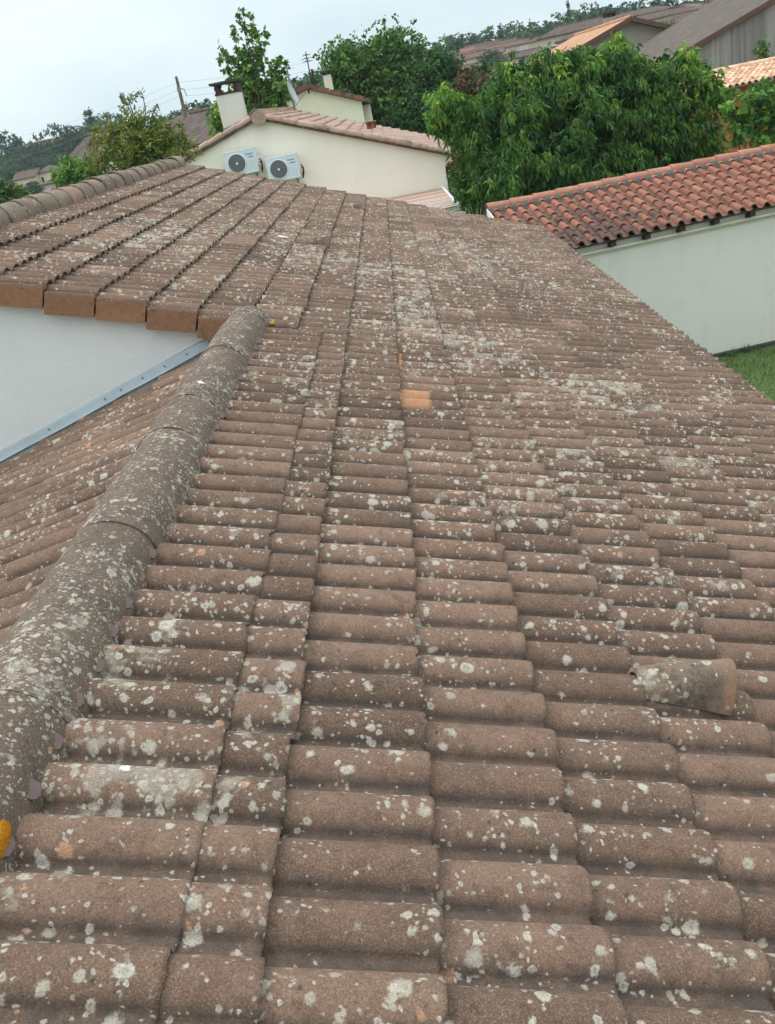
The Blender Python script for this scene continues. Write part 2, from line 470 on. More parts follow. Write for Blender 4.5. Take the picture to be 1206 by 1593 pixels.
# ------------------------------------------------------------------ mesh builder
class MB:
    def __init__(self):
        self.v, self.c, self.f, self.n = [], [], [], 0

    def add(self, verts, faces, mat=0, smooth=False, col=(0.5, 0.3, 0, 0)):
        verts = np.asarray(verts, dtype=np.float64).reshape(-1, 3)
        col = np.asarray(col, dtype=np.float32)
        if col.ndim == 1:
            col = np.tile(col, (len(verts), 1))
        self.v.append(verts)
        self.c.append(col)
        groups = {}
        if isinstance(faces, np.ndarray):
            groups[faces.shape[1]] = faces
        else:
            for q in faces:
                groups.setdefault(len(q), []).append(q)
        for kk, q in groups.items():
            self.f.append((np.asarray(q, dtype=np.int64) + self.n, mat, smooth))
        self.n += len(verts)

    def grid(self, P, mat=0, smooth=True, col=(0.5, 0.3, 0, 0), flip=False):
        P = np.asarray(P, float)
        a, b = P.shape[:2]
        idx = np.arange(a * b).reshape(a, b)
        q = np.stack([idx[:-1, :-1], idx[1:, :-1], idx[1:, 1:], idx[:-1, 1:]], -1).reshape(-1, 4)
        if flip:
            q = q[:, ::-1]
        c = np.asarray(col, float)
        if c.ndim == 3:
            c = c.reshape(-1, 4)
        self.add(P.reshape(-1, 3), q, mat, smooth, c)

    def hexa(self, p, mat=0, col=(0.5, 0.3, 0, 0)):
        """p: bottom 4 (counter-clockwise from above) then top 4"""
        self.add(p, np.array([[3, 2, 1, 0], [4, 5, 6, 7], [0, 1, 5, 4], [1, 2, 6, 5], [2, 3, 7, 6], [3, 0, 4, 7]]), mat, False, col)

    def box(self, lo, hi, mat=0, col=(0.5, 0.3, 0, 0)):
        x0, y0, z0 = lo
        x1, y1, z1 = hi
        self.hexa([(x0, y0, z0), (x1, y0, z0), (x1, y1, z0), (x0, y1, z0), (x0, y0, z1), (x1, y0, z1), (x1, y1, z1), (x0, y1, z1)], mat, col)

    def prism(self, poly, vec, mat=0, col=(0.5, 0.3, 0, 0)):
        """closed 3-D polygon extruded along vec"""
        poly = np.asarray(poly, float)
        n = len(poly)
        vs = np.vstack([poly, poly + np.asarray(vec, float)])
        fs = [list(range(n))[::-1], list(range(n, 2 * n))]
        for i in range(n):
            j = (i + 1) % n
            fs.append([i, j, n + j, n + i])
        self.add(vs, fs, mat, False, col)

    def tube(self, pts, rad, seg=8, mat=0, smooth=True, col=(0.5, 0.3, 0, 0), caps=True):
        pts = np.asarray(pts, float)
        n = len(pts)
        rad = np.broadcast_to(np.asarray(rad, float), (n,))
        rings = []
        ref = np.array([0, 0, 1.0])
        for i in range(n):
            t = pts[min(i + 1, n - 1)] - pts[max(i - 1, 0)]
            t = t / (np.linalg.norm(t) + 1e-9)
            r0 = ref if abs(t @ ref) < 0.95 else np.array([1.0, 0, 0])
            a = np.cross(t, r0)
            a /= np.linalg.norm(a)
            b = np.cross(t, a)
            th = np.linspace(0, 2 * math.pi, seg, endpoint=False)
            rings.append(pts[i] + rad[i] * (np.cos(th)[:, None] * a + np.sin(th)[:, None] * b))
        V = np.array(rings).reshape(-1, 3)
        q = []
        for i in range(n - 1):
            for j in range(seg):
                j2 = (j + 1) % seg
                q.append([i * seg + j, i * seg + j2, (i + 1) * seg + j2, (i + 1) * seg + j])
        self.add(V, np.array(q), mat, smooth, col)
        if caps:
            self.add(V[:seg], [list(range(seg))], mat, False, col)
            self.add(V[-seg:], [list(range(seg))[::-1]], mat, False, col)

    def build(self, name, mats, parent=None, local=False):
        me = bpy.data.meshes.new(name)
        V = np.vstack(self.v)
        if parent is not None and not local:
            V = V - ROOTLOC[parent.name]
        nl = sum(f.size for f, _, _ in self.f)
        npl = sum(len(f) for f, _, _ in self.f)
        me.vertices.add(len(V))
        me.vertices.foreach_set('co', V.astype(np.float32).ravel())
        me.loops.add(nl)
        me.polygons.add(npl)
        li = np.concatenate([f.ravel() for f, _, _ in self.f])
        tot = np.concatenate([np.full(len(f), f.shape[1]) for f, _, _ in self.f])
        start = np.concatenate([[0], np.cumsum(tot)[:-1]])
        me.loops.foreach_set('vertex_index', li.astype(np.int32))
        me.polygons.foreach_set('loop_start', start.astype(np.int32))
        me.polygons.foreach_set('loop_total', tot.astype(np.int32))
        me.polygons.foreach_set('material_index', np.concatenate([np.full(len(f), m) for f, m, _ in self.f]).astype(np.int32))
        me.polygons.foreach_set('use_smooth', np.concatenate([np.full(len(f), s) for f, _, s in self.f]).astype(bool))
        me.update(calc_edges=True)
        me.validate()
        ca = me.color_attributes.new('tint', 'FLOAT_COLOR', 'POINT')
        ca.data.foreach_set('color', np.vstack(self.c).astype(np.float32).ravel())
        for m in (mats if isinstance(mats, (list, tuple)) else [mats]):
            me.materials.append(M[m] if isinstance(m, str) else m)
        o = bpy.data.objects.new(name, me)
        COL.objects.link(o)
        if parent is not None:
            o.parent = parent
            ROOTLOC[o.name] = ROOTLOC[parent.name]
        return o


ROOTLOC = {}


def tag(o, label, cat, group=None):
    o['label'] = label
    o['category'] = cat
    if group:
        o['group'] = group
    return o


def thing(name, label, cat, loc=(0, 0, 0), group=None, rz=0.0):
    o = bpy.data.objects.new(name, None)
    o.empty_display_size = 0.3
    o.location = loc
    o.rotation_euler = (0, 0, rz)
    COL.objects.link(o)
    ROOTLOC[o.name] = np.array(loc, float)
    return tag(o, label, cat, group)


# ------------------------------------------------------------------ ground
def sstep(a, b, x):
    t = np.clip((x - a) / (b - a), 0, 1)
    return t * t * (3 - 2 * t)


def ground_z(x, y):
    x, y = np.asarray(x, float), np.asarray(y, float)
    r = np.hypot(x, y)
    az = np.degrees(np.arctan2(x, np.maximum(y, 1e-3)))
    r0 = 125 + 85 * (1 - sstep(-14, -9, az))
    h = 10.0 * sstep(0, 1, (r - r0) / (330 - r0)) * (1 + 0.25 * np.sin(az * 0.17 + 1))
    h = h + 3.0 * sstep(6, 15, az) * sstep(55, 130, r)
    return np.where(y > 0, h, 0.0) - 0.0


mb = MB()
rr = np.concatenate([np.linspace(0.5, 60, 24), np.geomspace(68, 1600, 40)])
aa = np.radians(np.linspace(0, 360, 181))
P = np.zeros((len(rr), len(aa), 3))
P[..., 0] = rr[:, None] * np.sin(aa)
P[..., 1] = rr[:, None] * np.cos(aa)
P[..., 2] = ground_z(P[..., 0], P[..., 1])
mb.grid(P, 0, True)
gr = mb.build('ground', 'ground')
gr['kind'] = 'structure'

# ------------------------------------------------------------------ the house we stand on
PITCH, GAUGE = 0.15, 0.3132
P0 = np.array([-0.144, 2.317, CAMZ - 1.387])
SLOPE_R = np.array([0.940, 0.0, -0.340])
NORM_R = np.array([0.340, 0.0, 0.940])
AX = np.array([0, 1.0, 0])
STEP = 0.029


ROLL = [(0.0, 0.0), (0.02, 0.20), (0.07, 0.42), (0.15, 0.63), (0.26, 0.83), (0.38, 0.95), (0.50, 1.0), (0.62, 0.96), (0.74, 0.86), (0.85, 0.69), (0.93, 0.50), (0.98, 0.36)]


def barrel(last=True, fine=True):
    """profile of one roll over [0, PITCH): (v, h, trough); the channel lies on the near side of the roll"""
    pts = [(0.0, 0.0015, 1), (0.010, 0.0, 1), (0.022, -0.0005, 1)]
    for n_, (t, f) in enumerate(ROLL):
        if not fine and n_ in (1, 3, 5, 7, 9):
            continue
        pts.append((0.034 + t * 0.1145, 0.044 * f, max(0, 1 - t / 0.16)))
    if last:
        pts.append((0.1485, 0.013, 0.5))
    else:
        pts += [(0.1465, 0.012, 0.6), (0.1497, 0.003, 1)]
    return pts


def tile_field(mb, base, sl, nm, cols, seg_near=9, lich=None, fresh=None, axis=AX, jit=1.0):
    """cols: (tail s, front s, first row, last row); rows counted in rolls; a tile carries two rolls.
    base is the point s=0, row 0; the nearer edge of a tile is at its lower row number."""
    for (s0, s1, k0, k1) in cols:
        kk = k0
        while kk < k1 - 0.01:
            nb = 2 if kk + 2 <= k1 + 0.01 else 1
            tone = float(np.clip(RNG.normal(0.46, 0.27), 0, 1))
            ci, ri = s1 / GAUGE, kk
            den = 0.545 + RNG.normal(0, 0.06)
            if lich is not None:
                den = lich(ci, ri, den)
            fr = fresh(ci, ri) if fresh else 0
            prof = []
            for b in range(nb):
                prof += [(v + b * PITCH, h, t) for v, h, t in barrel(b == nb - 1, kk < 36)]
            pv = np.array([p[0] for p in prof])
            ph = np.array([p[1] for p in prof])
            pt = np.array([p[2] for p in prof])
            js, jh, jv = RNG.normal(0, 0.003 * jit) + (0.010 if RNG.random() < 0.05 else 0), RNG.normal(0, 0.0016 * jit), RNG.normal(0, 0.0015)
            skew = RNG.normal(0, 0.0065)
            st = s0 - 0.05
            ss = [st, s0 + 0.02, (s0 + s1) / 2 - 0.012, (s0 + s1) / 2 + 0.012, s1 - 0.012, s1 - 0.003, s1]
            # a worn tile has lost a bite from its lower edge
            chip = np.zeros(len(pv))
            if RNG.random() < 0.16:
                cx_ = RNG.uniform(0.02, 0.28)
                chip = RNG.uniform(0.006, 0.016) * np.clip(1 - np.abs(pv - cx_) / RNG.uniform(0.012, 0.03), 0, 1)
            rows, cols_ = [], []
            tilt = STEP / GAUGE
            for qi, s in enumerate(ss):
                drop = (0, 0, 0, 0, 0.0, 0.0015, 0.006)[qi]
                off = -0.020 + tilt * (s - s1) + jh - drop + (0.0008 * math.sin(7 * s + kk))
                sv = s + js + skew * (pv / 0.3 - 0.5) + (RNG.normal(0, 0.0013, len(pv)) - chip if qi >= 4 else 0)
                shr = 1.0
                hh = ph * shr + off
                vv = kk * PITCH + pv + jv
                rows.append(base + sv[:, None] * sl + vv[:, None] * axis + hh[:, None] * nm)
                f_here = fr if s <= (s0 + s1) / 2 - 0.01 else 0.0
                cc = np.zeros((len(pv), 4))
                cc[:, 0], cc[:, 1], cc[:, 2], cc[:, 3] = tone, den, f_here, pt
                cols_.append(cc)
            G, Cc = np.array(rows), np.array(cols_)
            mb.grid(G, 0, True, Cc)
            # butt end: separate vertices so that the edge stays crisp
            top = G[-1]
            bot = top - nm * 0.021 - sl * 0.004
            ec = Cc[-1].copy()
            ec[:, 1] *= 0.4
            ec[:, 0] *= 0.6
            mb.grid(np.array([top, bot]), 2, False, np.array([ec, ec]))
            # skirts along the two long edges
            for e in (0, -1):
                a = G[:, e]
                b2 = a - nm * 0.018
                mb.grid(np.array([a, b2]), 0, False, np.array([Cc[:, e], Cc[:, e]]), flip=(e == 0))
            kk += nb


PATCH = [(1.0, 27, 1.0, 5, 0.42), (2.2, 23, 0.9, 4, 0.38), (2.5, 8, 1.6, 3.5, 0.22), (3.5, 17, 1.2, 2, 0.22), (1.2, 38, 1.4, 5, 0.25),
         (0.3, 40, 0.8, 3, 0.2), (-1.5, 40, 1, 3, 0.3), (-5.5, 38, 1.0, 6, 0.25), (-4, 48, 1, 5, 0.2), (-2.5, 12, 1.0, 3, 0.2),
         (-2, -9, 1.2, 4, 0.08), (-0.8, -6, 0.6, 3, 0.06), (-2, -2, 1, 4, 0.03), (0, -5, 0.6, 1.2, 0.15), (4.5, 20, 1.2, 2, 0.28), (4, 50, 2, 8, 0.22), (2.0, 55, 1.5, 6, 0.2),
         (1.5, 1, 1.4, 2, 0.12), (-2.2, -4, 1.2, 4, 0.1)]
THIN = [(3, -5, 2.0, 3.5, -0.13), (0.3, -2, 0.8, 2.5, -0.08), (1.0, 14, 0.8, 4, -0.06), (0, 18, 0.6, 3, -0.05), (3.2, 32, 1.5, 4, -0.08)]


def lich_main(ci, ri, d):
    for (a, b, sa, sb, m) in PATCH + THIN:
        d += m * math.exp(-((ci - a) / sa) ** 2 - ((ri - b) / sb) ** 2)
    if ri > 30:
        d += 0.05
    return min(d, 0.9)


def fresh_main(ci, ri):
    if abs(ci - 1) < 0.1 and abs(ri - 14) < 0.5:
        return 1.0
    return 0.0


house = thing('house', 'house with the lichen-spotted brown tiled roof that fills the foreground', 'house', (0, 6, 0))
mb = MB()
cols = []
for i in range(1, 9):
    cols.append(((i - 1) * GAUGE, i * GAUGE, -30, 84))
cols.append((-GAUGE, 0, -30, 84))
cols.append((-1.5 * GAUGE, -GAUGE, -30, 22))
cols.append((-3.0 * GAUGE, -1.5 * GAUGE, -30, 22))
cols.append((-2 * GAUGE, -GAUGE, 22, 84))
cols.append((-3 * GAUGE, -2 * GAUGE, 22, 84))
for i in range(-9, -2):
    cols.append(((i - 1) * GAUGE, i * GAUGE, 22.3, 84.3))
tile_field(mb, P0, SLOPE_R, NORM_R, cols, lich=lich_main, fresh=fresh_main)


def plane_pt(s, k, h):
    return P0 + s * SLOPE_R + k * PITCH * AX + h * NORM_R


def slab(mb, s0, s1, k0, k1, h0, h1, mat):
    p = [plane_pt(s0, k0, h0), plane_pt(s1, k0, h0), plane_pt(s1, k1, h0), plane_pt(s0, k1, h0),
         plane_pt(s0, k0, h1), plane_pt(s1, k0, h1), plane_pt(s1, k1, h1), plane_pt(s0, k1, h1)]
    mb.hexa(p, mat)


slab(mb, -3.4 * GAUGE, 7.8 * GAUGE, -29.5, 22.0, -0.13, -0.075, 1)
slab(mb, -9.8 * GAUGE, 7.8 * GAUGE, 22.5, 83.6, -0.131, -0.076, 1)
roof = mb.build('roof', ['tile', 'dark', 'butt'], house)

# narrow orange strip where a tile has slipped, beside the whole orange half tile
mb = MB()
for b in range(2):
    pr = barrel(True)[2:]
    vv = np.array([p[0] for p in pr]) + (19 + b) * PITCH
    hh = np.array([p[1] for p in pr]) - 0.0175
    ra = []
    for s in (0.002, 0.028):
        tl = STEP / GAUGE * (s - GAUGE)
        ra.append(P0 + s * SLOPE_R + vv[:, None] * AX + (hh + tl + 0.001)[:, None] * NORM_R)
    rb = [x - NORM_R * 0.004 for x in ra]
    cc = np.tile(np.array([0.5, 0, 1, 0.0]), (len(pr), 1))
    mb.grid(np.array([rb[0], ra[0], ra[1], rb[1]]), 0, True, np.array([cc] * 4))
mb.build('exposed_clay_strip', 'tile', roof)

# side pitch, falling to the left from the lower ridge
SL_L = np.array([-1.0, 0, -0.31])
SL_L /= np.linalg.norm(SL_L)
NM_L = np.array([-0.31, 0, 1.0])
NM_L /= np.linalg.norm(NM_L)
BASE_L = np.array([-1.07, 2.317, 3.955])
mb = MB()
cols = []
for i in range(0, 10):
    cols.append((i * GAUGE - 0.02, (i + 1) * GAUGE - 0.02, -30, 22))
tile_field(mb, BASE_L, SL_L, NM_L, cols, lich=lambda a, b, d: d + 0.0, jit=4.0)
p = []
for h in (-0.13, -0.08):
    for (s, kk) in ((0, -29.5), (0, 22.2), (3.2, 22.2), (3.2, -29.5)):
        p.append(BASE_L + s * SL_L + kk * PITCH * AX + h * NM_L)
mb.hexa(p, 1)
mb.build('side_roof', ['tile', 'dark', 'butt'], house)

# far-side pitch behind the main ridge (falls away from view)
mb = MB()
a = np.array([-3.19, 5.66, 4.80])
sl2 = np.array([-0.94, 0, -0.34])
up2 = np.array([-0.34, 0, 0.94])
cols = [(i * GAUGE, (i + 1) * GAUGE, 0, 62) for i in range(0, 9)]
tile_field(mb, a + sl2 * 0.02, sl2, up2, cols)
p = []
for h in (-0.13, -0.08):
    for (s, y) in ((0, 0.03), (0, 9.2), (2.8, 9.2), (2.8, 0.03)):
        p.append(a + s * sl2 + y * AX + h * up2)
mb.hexa(p, 1)
mb.build('rear_roof', ['tile', 'dark', 'butt'], house)


def ridge_piece(name, parent, mat, c0, c1, r0, r1, a0=-12, a1=192, seg=22, nl=7, thick=0.016, tone=0.5, den=0.35, lip=0.0, rough=0.004, fr=0.0):
    """half-round tile from c0 to c1 (axis), with thickness, slightly uneven"""
    c0, c1 = np.array(c0, float), np.array(c1, float)
    ax = c1 - c0
    ax /= np.linalg.norm(ax)
    sd_ = np.cross(ax, [0, 0, 1.0])
    sd_ /= np.linalg.norm(sd_)
    upv = np.cross(sd_, ax)
    th = np.radians(np.linspace(a0, a1, seg))
    ph = RNG.uniform(0, 6, 4)
    O, I = [], []
    for i in range(nl):
        t = i / (nl - 1)
        r = r0 + (r1 - r0) * t + lip * (1 if i <= 1 else 0)
        c = c0 + (c1 - c0) * t
        wob = rough * (np.sin(3 * th + ph[0] + 4 * t) + np.sin(5 * th + ph[1] - 3 * t) + np.sin(9 * t + ph[2]))
        O.append(c + ((r + wob) * np.cos(th))[:, None] * sd_ + ((r + wob) * np.sin(th))[:, None] * upv)
        I.append(c + ((r + wob - thick) * np.cos(th))[:, None] * sd_ + ((r + wob - thick) * np.sin(th))[:, None] * upv)
    O, I = np.array(O), np.array(I)
    m = MB()
    col = (tone, den, fr, 0.0)
    m.grid(O, 0, True, col)
    m.grid(I, 0, True, col, flip=True)
    m.grid(np.array([O[0], I[0]]), 0, False, col)
    m.grid(np.array([O[-1], I[-1]]), 0, False, col, flip=True)
    m.grid(np.array([O[:, 0], I[:, 0]]), 0, False, col)
    m.grid(np.array([O[:, -1], I[:, -1]]), 0, False, col)
    return m.build(name, mat, parent)


# lower ridge: nearest piece first, each lapping over the next
yy = -2.3
while yy < 5.75:
    ln = 0.44
    y1 = min(yy + ln + 0.05, 5.80)
    dz, dx = RNG.normal(0, 0.0025), RNG.normal(0, 0.003)
    ridge_piece('ridge_tile', roof, 'ridge_old', (-1.060 + dx, yy, 3.948 + dz), (-1.060 + dx, y1, 3.948 + dz + 0.001), 0.149, 0.1475, -10, 196,
                26, 9, 0.018, float(RNG.uniform(0.4, 0.6)), float(RNG.uniform(0.46, 0.56)), 0.0, 0.0016)
    yy += ln
# mortar bed under the lower ridge
mb = MB()
mb.box((-1.17, -2.25, 3.86), (-0.955, 5.70, 3.95), 0)
mb.build('ridge_mortar', 'mortar', roof)
# rounded stop at the far end of the lower ridge
mb = MB()
th = np.radians(np.linspace(-8, 188, 20))
G = []
for t in np.linspace(0, 1, 8):
    r = 0.147 * math.cos(t * math.pi / 2 * 0.93)
    G.append(np.stack([-1.060 + r * np.cos(th), np.full(20, 5.79 + 0.10 * math.sin(t * math.pi / 2)), 3.947 + r * np.sin(th)], -1))
mb.grid(np.array(G), 0, True, (0.45, 0.4, 0, 0))
mb.build('ridge_end', 'ridge_old', roof)

# main ridge of the higher part
yy = 5.62
n = 0
while yy < 14.8:
    ln = 0.40
    y1 = min(yy + ln + 0.05, 14.98)
    dz = RNG.normal(0, 0.006)
    t = float(RNG.uniform(0.35, 0.75)) + (0.25 if 8.6 < yy < 9.6 or yy > 14.2 else 0)
    ridge_piece('ridge_tile', roof, 'ridge_far', (-3.185, yy, 4.775 + dz), (-3.185, y1, 4.775 + dz), 0.140, 0.128, -14, 194, 18, 5, 0.016,
                min(t, 1), float(RNG.uniform(0.25, 0.45)), 0.004, 0.002, 0.30 if (abs(yy - 9.2) < 0.3) else 0.0)
    yy += ln
mb = MB()
mb.box((-3.28, 5.70, 4.66), (-3.085, 14.90, 4.765), 0)
mb.build('ridge_mortar', 'mortar', roof)

# verge tiles: orange ends facing us, one per course
for i in range(-11, -2):
    s0, s1 = (i - 1) * GAUGE + 0.012, i * GAUGE
    m = MB()
    k0 = 22.3
    jj = RNG.normal(0, 0.004)
    for (ka, kb, ha, hb) in ((k0 - 0.22, k0 - 0.07, -0.136, 0.002),):
        tl = -STEP
        p = [plane_pt(s0, ka, ha + tl + jj), plane_pt(s1, ka, ha + jj), plane_pt(s1, kb, ha + jj), plane_pt(s0, kb, ha + tl + jj),
             plane_pt(s0, ka, hb + tl + jj), plane_pt(s1, ka, hb + jj), plane_pt(s1, kb, hb + jj), plane_pt(s0, kb, hb + tl + jj)]
        p = np.array(p)
        # rounded upper edge
        q = p.copy()
        q[4] -= NORM_R * 0.010
        q[5] -= NORM_R * 0.010
        tone = float(RNG.uniform(0.4, 0.7))
        m.hexa(q, 0, (tone, 0.2, 0, 0.0))
        cap_ = [q[4], q[5], p[6], p[7], p[4] + NORM_R * 0.004 + AX * 0.008, p[5] + NORM_R * 0.004 + AX * 0.008, p[6] + NORM_R * 0.004, p[7] + NORM_R * 0.004]
        m.hexa(cap_, 1, (0.4, 0.35, 0, 0))
    m.build('verge_tile', ['verge', 'tile'], roof)

# gable wall of the higher part and the other walls
mb = MB()
wy = 5.72
zc = lambda x: P0[2] - 0.362 * (x - P0[0]) - 0.145


def gable_poly(y):
    return [(-5.6, y, 0), (-0.9, y, 0), (-0.9, y, zc(-0.9)), (-3.19, y, zc(-3.19)), (-5.6, y, zc(-3.19) - 0.362 * 2.41)]


mb.prism(gable_poly(wy), (0, 0.22, 0), 0)
mb.build('gable_wall', 'white_wall', house)
mb = MB()
mb.box((1.75, -1.9, 0), (1.95, 14.6, 2.66), 0)
mb.box((-5.6, 14.4, 0), (1.748, 14.6, 2.66), 0)
mb.prism([(-5.4, 14.41, 2.662), (1.74, 14.41, 2.662), (1.74, 14.41, 2.85), (-3.19, 14.41, zc(-3.19)), (-5.4, 14.41, zc(-3.19) - 0.8)], (0, 0.18, 0), 0)
mb.box((-5.6, 5.95, 0), (-5.4, 14.398, 3.7), 0)
mb.box((-3.9, -1.9, 0), (-3.7, 5.715, 2.9), 0)
mb.box((-3.698, -1.9, 0), (1.748, -1.7, 2.5), 0)
mb.build('outer_wall', 'white_wall', house)

# zinc flashing along the foot of the gable wall (two lapped lengths)
def flash(x0, x1, y, zoff, name='flashing'):
    m = MB()
    zz = lambda x: 3.905 + 0.310 * (x + 1.285) + zoff
    N = 14
    xs = np.linspace(x0, x1, N)
    pr = [(y + 0.006, 0.055), (y + 0.0, 0.058), (y - 0.010, 0.045), (y - 0.013, 0.006), (y - 0.030, -0.004)]
    G = np.array([[(x + 0.0, a, zz(x) + b + 0.002 * math.sin(x * 9 + a * 40)) for (a, b) in pr] for x in xs])
    m.grid(G, 0, True)
    m.grid(G - np.array([0, 0, 0.003]), 0, True, flip=True)
    m.grid(np.array([G[0], G[0] - np.array([0, 0, 0.003])]), 0, False)
    m.grid(np.array([G[-1], G[-1] - np.array([0, 0, 0.003])]), 0, False)
    m.grid(np.array([G[:, -1], G[:, -1] - np.array([0, 0, 0.003])]), 0, False)
    o = m.build(name, 'zinc', house)
    for t in np.linspace(0.06, 0.94, 5):
        x = x0 + (x1 - x0) * t
        h = MB()
        c = np.array([x, y - 0.011, zz(x) + 0.030])
        h.tube([c, c + np.array([0, -0.004, 0])], 0.006, 8)
        h.build('nail_head', 'metal', o)
    return o


flash(-3.9, -1.96, wy - 0.004, 0.0)
flash(-2.0, -1.27, wy - 0.007, 0.004)

# closure tabs peeping from under the lower ridge, one per trough
for kk in range(-12, 20):
    y = 2.317 + kk * PITCH + 0.026
    sz = RNG.uniform(0.85, 1.15)
    m = MB()
    a0 = np.array([-0.930, y, 3.994 - 0.004])
    e = SLOPE_R
    pl = [(-0.01, -0.026), (0.018 * sz, -0.025), (0.027 * sz, -0.018), (0.029 * sz, 0.006), (0.022 * sz, 0.014), (-0.01, 0.017)]
    poly = [a0 + e * u + AX * v2 * sz + NORM_R * (0.010 - u * 0.5 + v2 * 0.25) for u, v2 in pl]
    m.prism(poly, NORM_R * 0.002, 0)
    m.build('closure_tab', 'cap_tab', roof)


def lump(name, c, r, mat, seed, parent, squash=(1, 1, 0.55)):
    rg = np.random.default_rng(seed)
    m = MB()
    nu, nv = 22, 14
    G = np.zeros((nv, nu, 3))
    phs = rg.uniform(0, 6.3, 8)
    for a in range(nv):
        for b in range(nu):
            th_, fi = math.pi * a / (nv - 1), 2 * math.pi * b / (nu - 1)
            d = np.array([math.sin(th_) * math.cos(fi), math.sin(th_) * math.sin(fi), math.cos(th_)])
            q = 1 + 0.16 * math.sin(5 * d[0] + phs[0]) * math.sin(6 * d[1] + phs[1]) + 0.12 * math.sin(13 * d[0] + phs[2]) * math.sin(11 * d[1] + phs[3] + 9 * d[2])
            q += 0.07 * math.sin(23 * d[0] + phs[4]) * math.sin(25 * d[1] + 21 * d[2] + phs[5])
            G[a, b] = np.array(c) + np.array(r) * np.array(squash) * d * q
    m.grid(G, 0, True)
    return m.build(name, mat, parent)


lump('orange_lichen_clump', np.array([-0.922, 1.285, 4.0]), (0.012, 0.042, 0.052), 'moss', 1, roof)
lump('orange_lichen_clump', at(217, 884, 2.52), (0.010, 0.014, 0.014), 'moss', 2, roof)
lump('orange_lichen_clump', at(424, 503, 5.62), (0.018, 0.018, 0.022), 'yellow', 3, roof)
lump('orange_lichen_clump', at(28, 1322, 1.37), (0.008, 0.012, 0.010), 'yellow', 4, roof)
lump('orange_lichen_clump', at(280, 252, 14.97), (0.035, 0.02, 0.06), 'yellow', 5, roof)


# vent tiles: half-cones of clay, low at the upslope end and open at the lower end
def vent_tile(s0, k, ln, r1, fr=0.0, lab=None):
    seg, nl = 22, 14
    th = np.radians(np.linspace(0, 180, seg))
    O, I = [], []
    co = []
    for i in range(nl):
        t = i / (nl - 1)
        r = 0.054 + (r1 - 0.054) * t ** 0.85
        hgt = 0.052 + (r1 * 1.45 - 0.052) * t ** 0.9
        if t > 0.93:
            r *= 0.985
            hgt *= 0.975
        s = s0 + ln * t
        w = 0.0025 * np.sin(4 * th + 8 * t)
        O.append(np.array([plane_pt(s, k, -0.012) + (r + w_) * math.cos(a_) * AX + (hgt + w_) * math.sin(a_) * NORM_R for a_, w_ in zip(th, w)]))
        I.append(np.array([plane_pt(s, k, -0.012) + (r + w_ - 0.014) * math.cos(a_) * AX + (hgt + w_ - 0.014) * math.sin(a_) * NORM_R for a_, w_ in zip(th, w)]))
        f = fr * float(sstep(0.84, 0.94, np.array(t)))
        cc_ = np.zeros((seg, 4))
        cc_[:, 0] = 0.9
        cc_[:, 1] = 0.68 if t < 0.5 else 0.42
        cc_[:, 2] = f * np.clip(0.75 + 0.5 * np.sin(5 * th + 1), 0, 1)
        cc_[:, 3] = sstep(-0.15, 0.55, -np.cos(th)) * float(sstep(0.35, 0.6, np.array(t))) * (1 - f) * 0.6  # trough channel reused: algae stain plus shade painted on the near side
        co.append(cc_)
    O, I, co = np.array(O), np.array(I), np.array(co)
    m = MB()
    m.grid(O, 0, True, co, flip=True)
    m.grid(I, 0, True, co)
    m.grid(np.array([O[-1], I[-1]]), 0, False, np.array([co[-1], co[-1]]))
    m.grid(np.array([O[0], I[0]]), 0, False, np.array([co[0], co[0]]))
    # dark sheet well inside the opening, painted in as the throat's shade
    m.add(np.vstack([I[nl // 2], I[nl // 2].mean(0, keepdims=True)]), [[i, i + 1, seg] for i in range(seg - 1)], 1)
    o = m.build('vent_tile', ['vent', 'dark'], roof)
    return o


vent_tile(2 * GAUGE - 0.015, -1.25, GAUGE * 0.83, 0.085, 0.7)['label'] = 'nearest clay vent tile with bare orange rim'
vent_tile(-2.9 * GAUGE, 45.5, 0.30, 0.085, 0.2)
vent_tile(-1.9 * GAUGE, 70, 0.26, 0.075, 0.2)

# white droppings and paint flecks
def fleck(x, y, r, seed, plane=True, c=None, nrm=NORM_R, u=SLOPE_R, v=AX):
    rg = np.random.default_rng(seed)
    n_ = 14
    m = MB()
    poly = []
    for a_ in np.linspace(0, 2 * math.pi, n_, endpoint=False):
        q = r * rg.uniform(0.6, 1.15)
        poly.append(c + u * q * 1.5 * math.cos(a_) + v * q * math.sin(a_))
    m.prism(poly, nrm * 0.0025, 0)
    return m.build('white_dropping', 'white', roof)


def on_roof(x, y, h=0.0):
    d = CAM @ np.array([(x - CX) / F_PX, (y - CY) / F_PX, 1.0])
    q = P0 + NORM_R * h - np.array([0, 0, CAMZ])
    return d * (q @ NORM_R) / (d @ NORM_R) + np.array([0, 0, CAMZ])


fleck(195, 1196, 0.009, 3, c=on_roof(195, 1196, 0.024))
fleck(440, 368, 0.035, 4, c=on_roof(440, 368, 0.026))
fleck(492, 372, 0.045, 5, c=on_roof(492, 372, 0.026))
fleck(350, 607, 0.016, 6, c=np.array([-1.02, 4.05, 4.093]) + 0, nrm=np.array([0.45, 0, 0.9]), u=np.array([0, 0.7, 0]), v=np.array([0.9, 0, -0.45]))


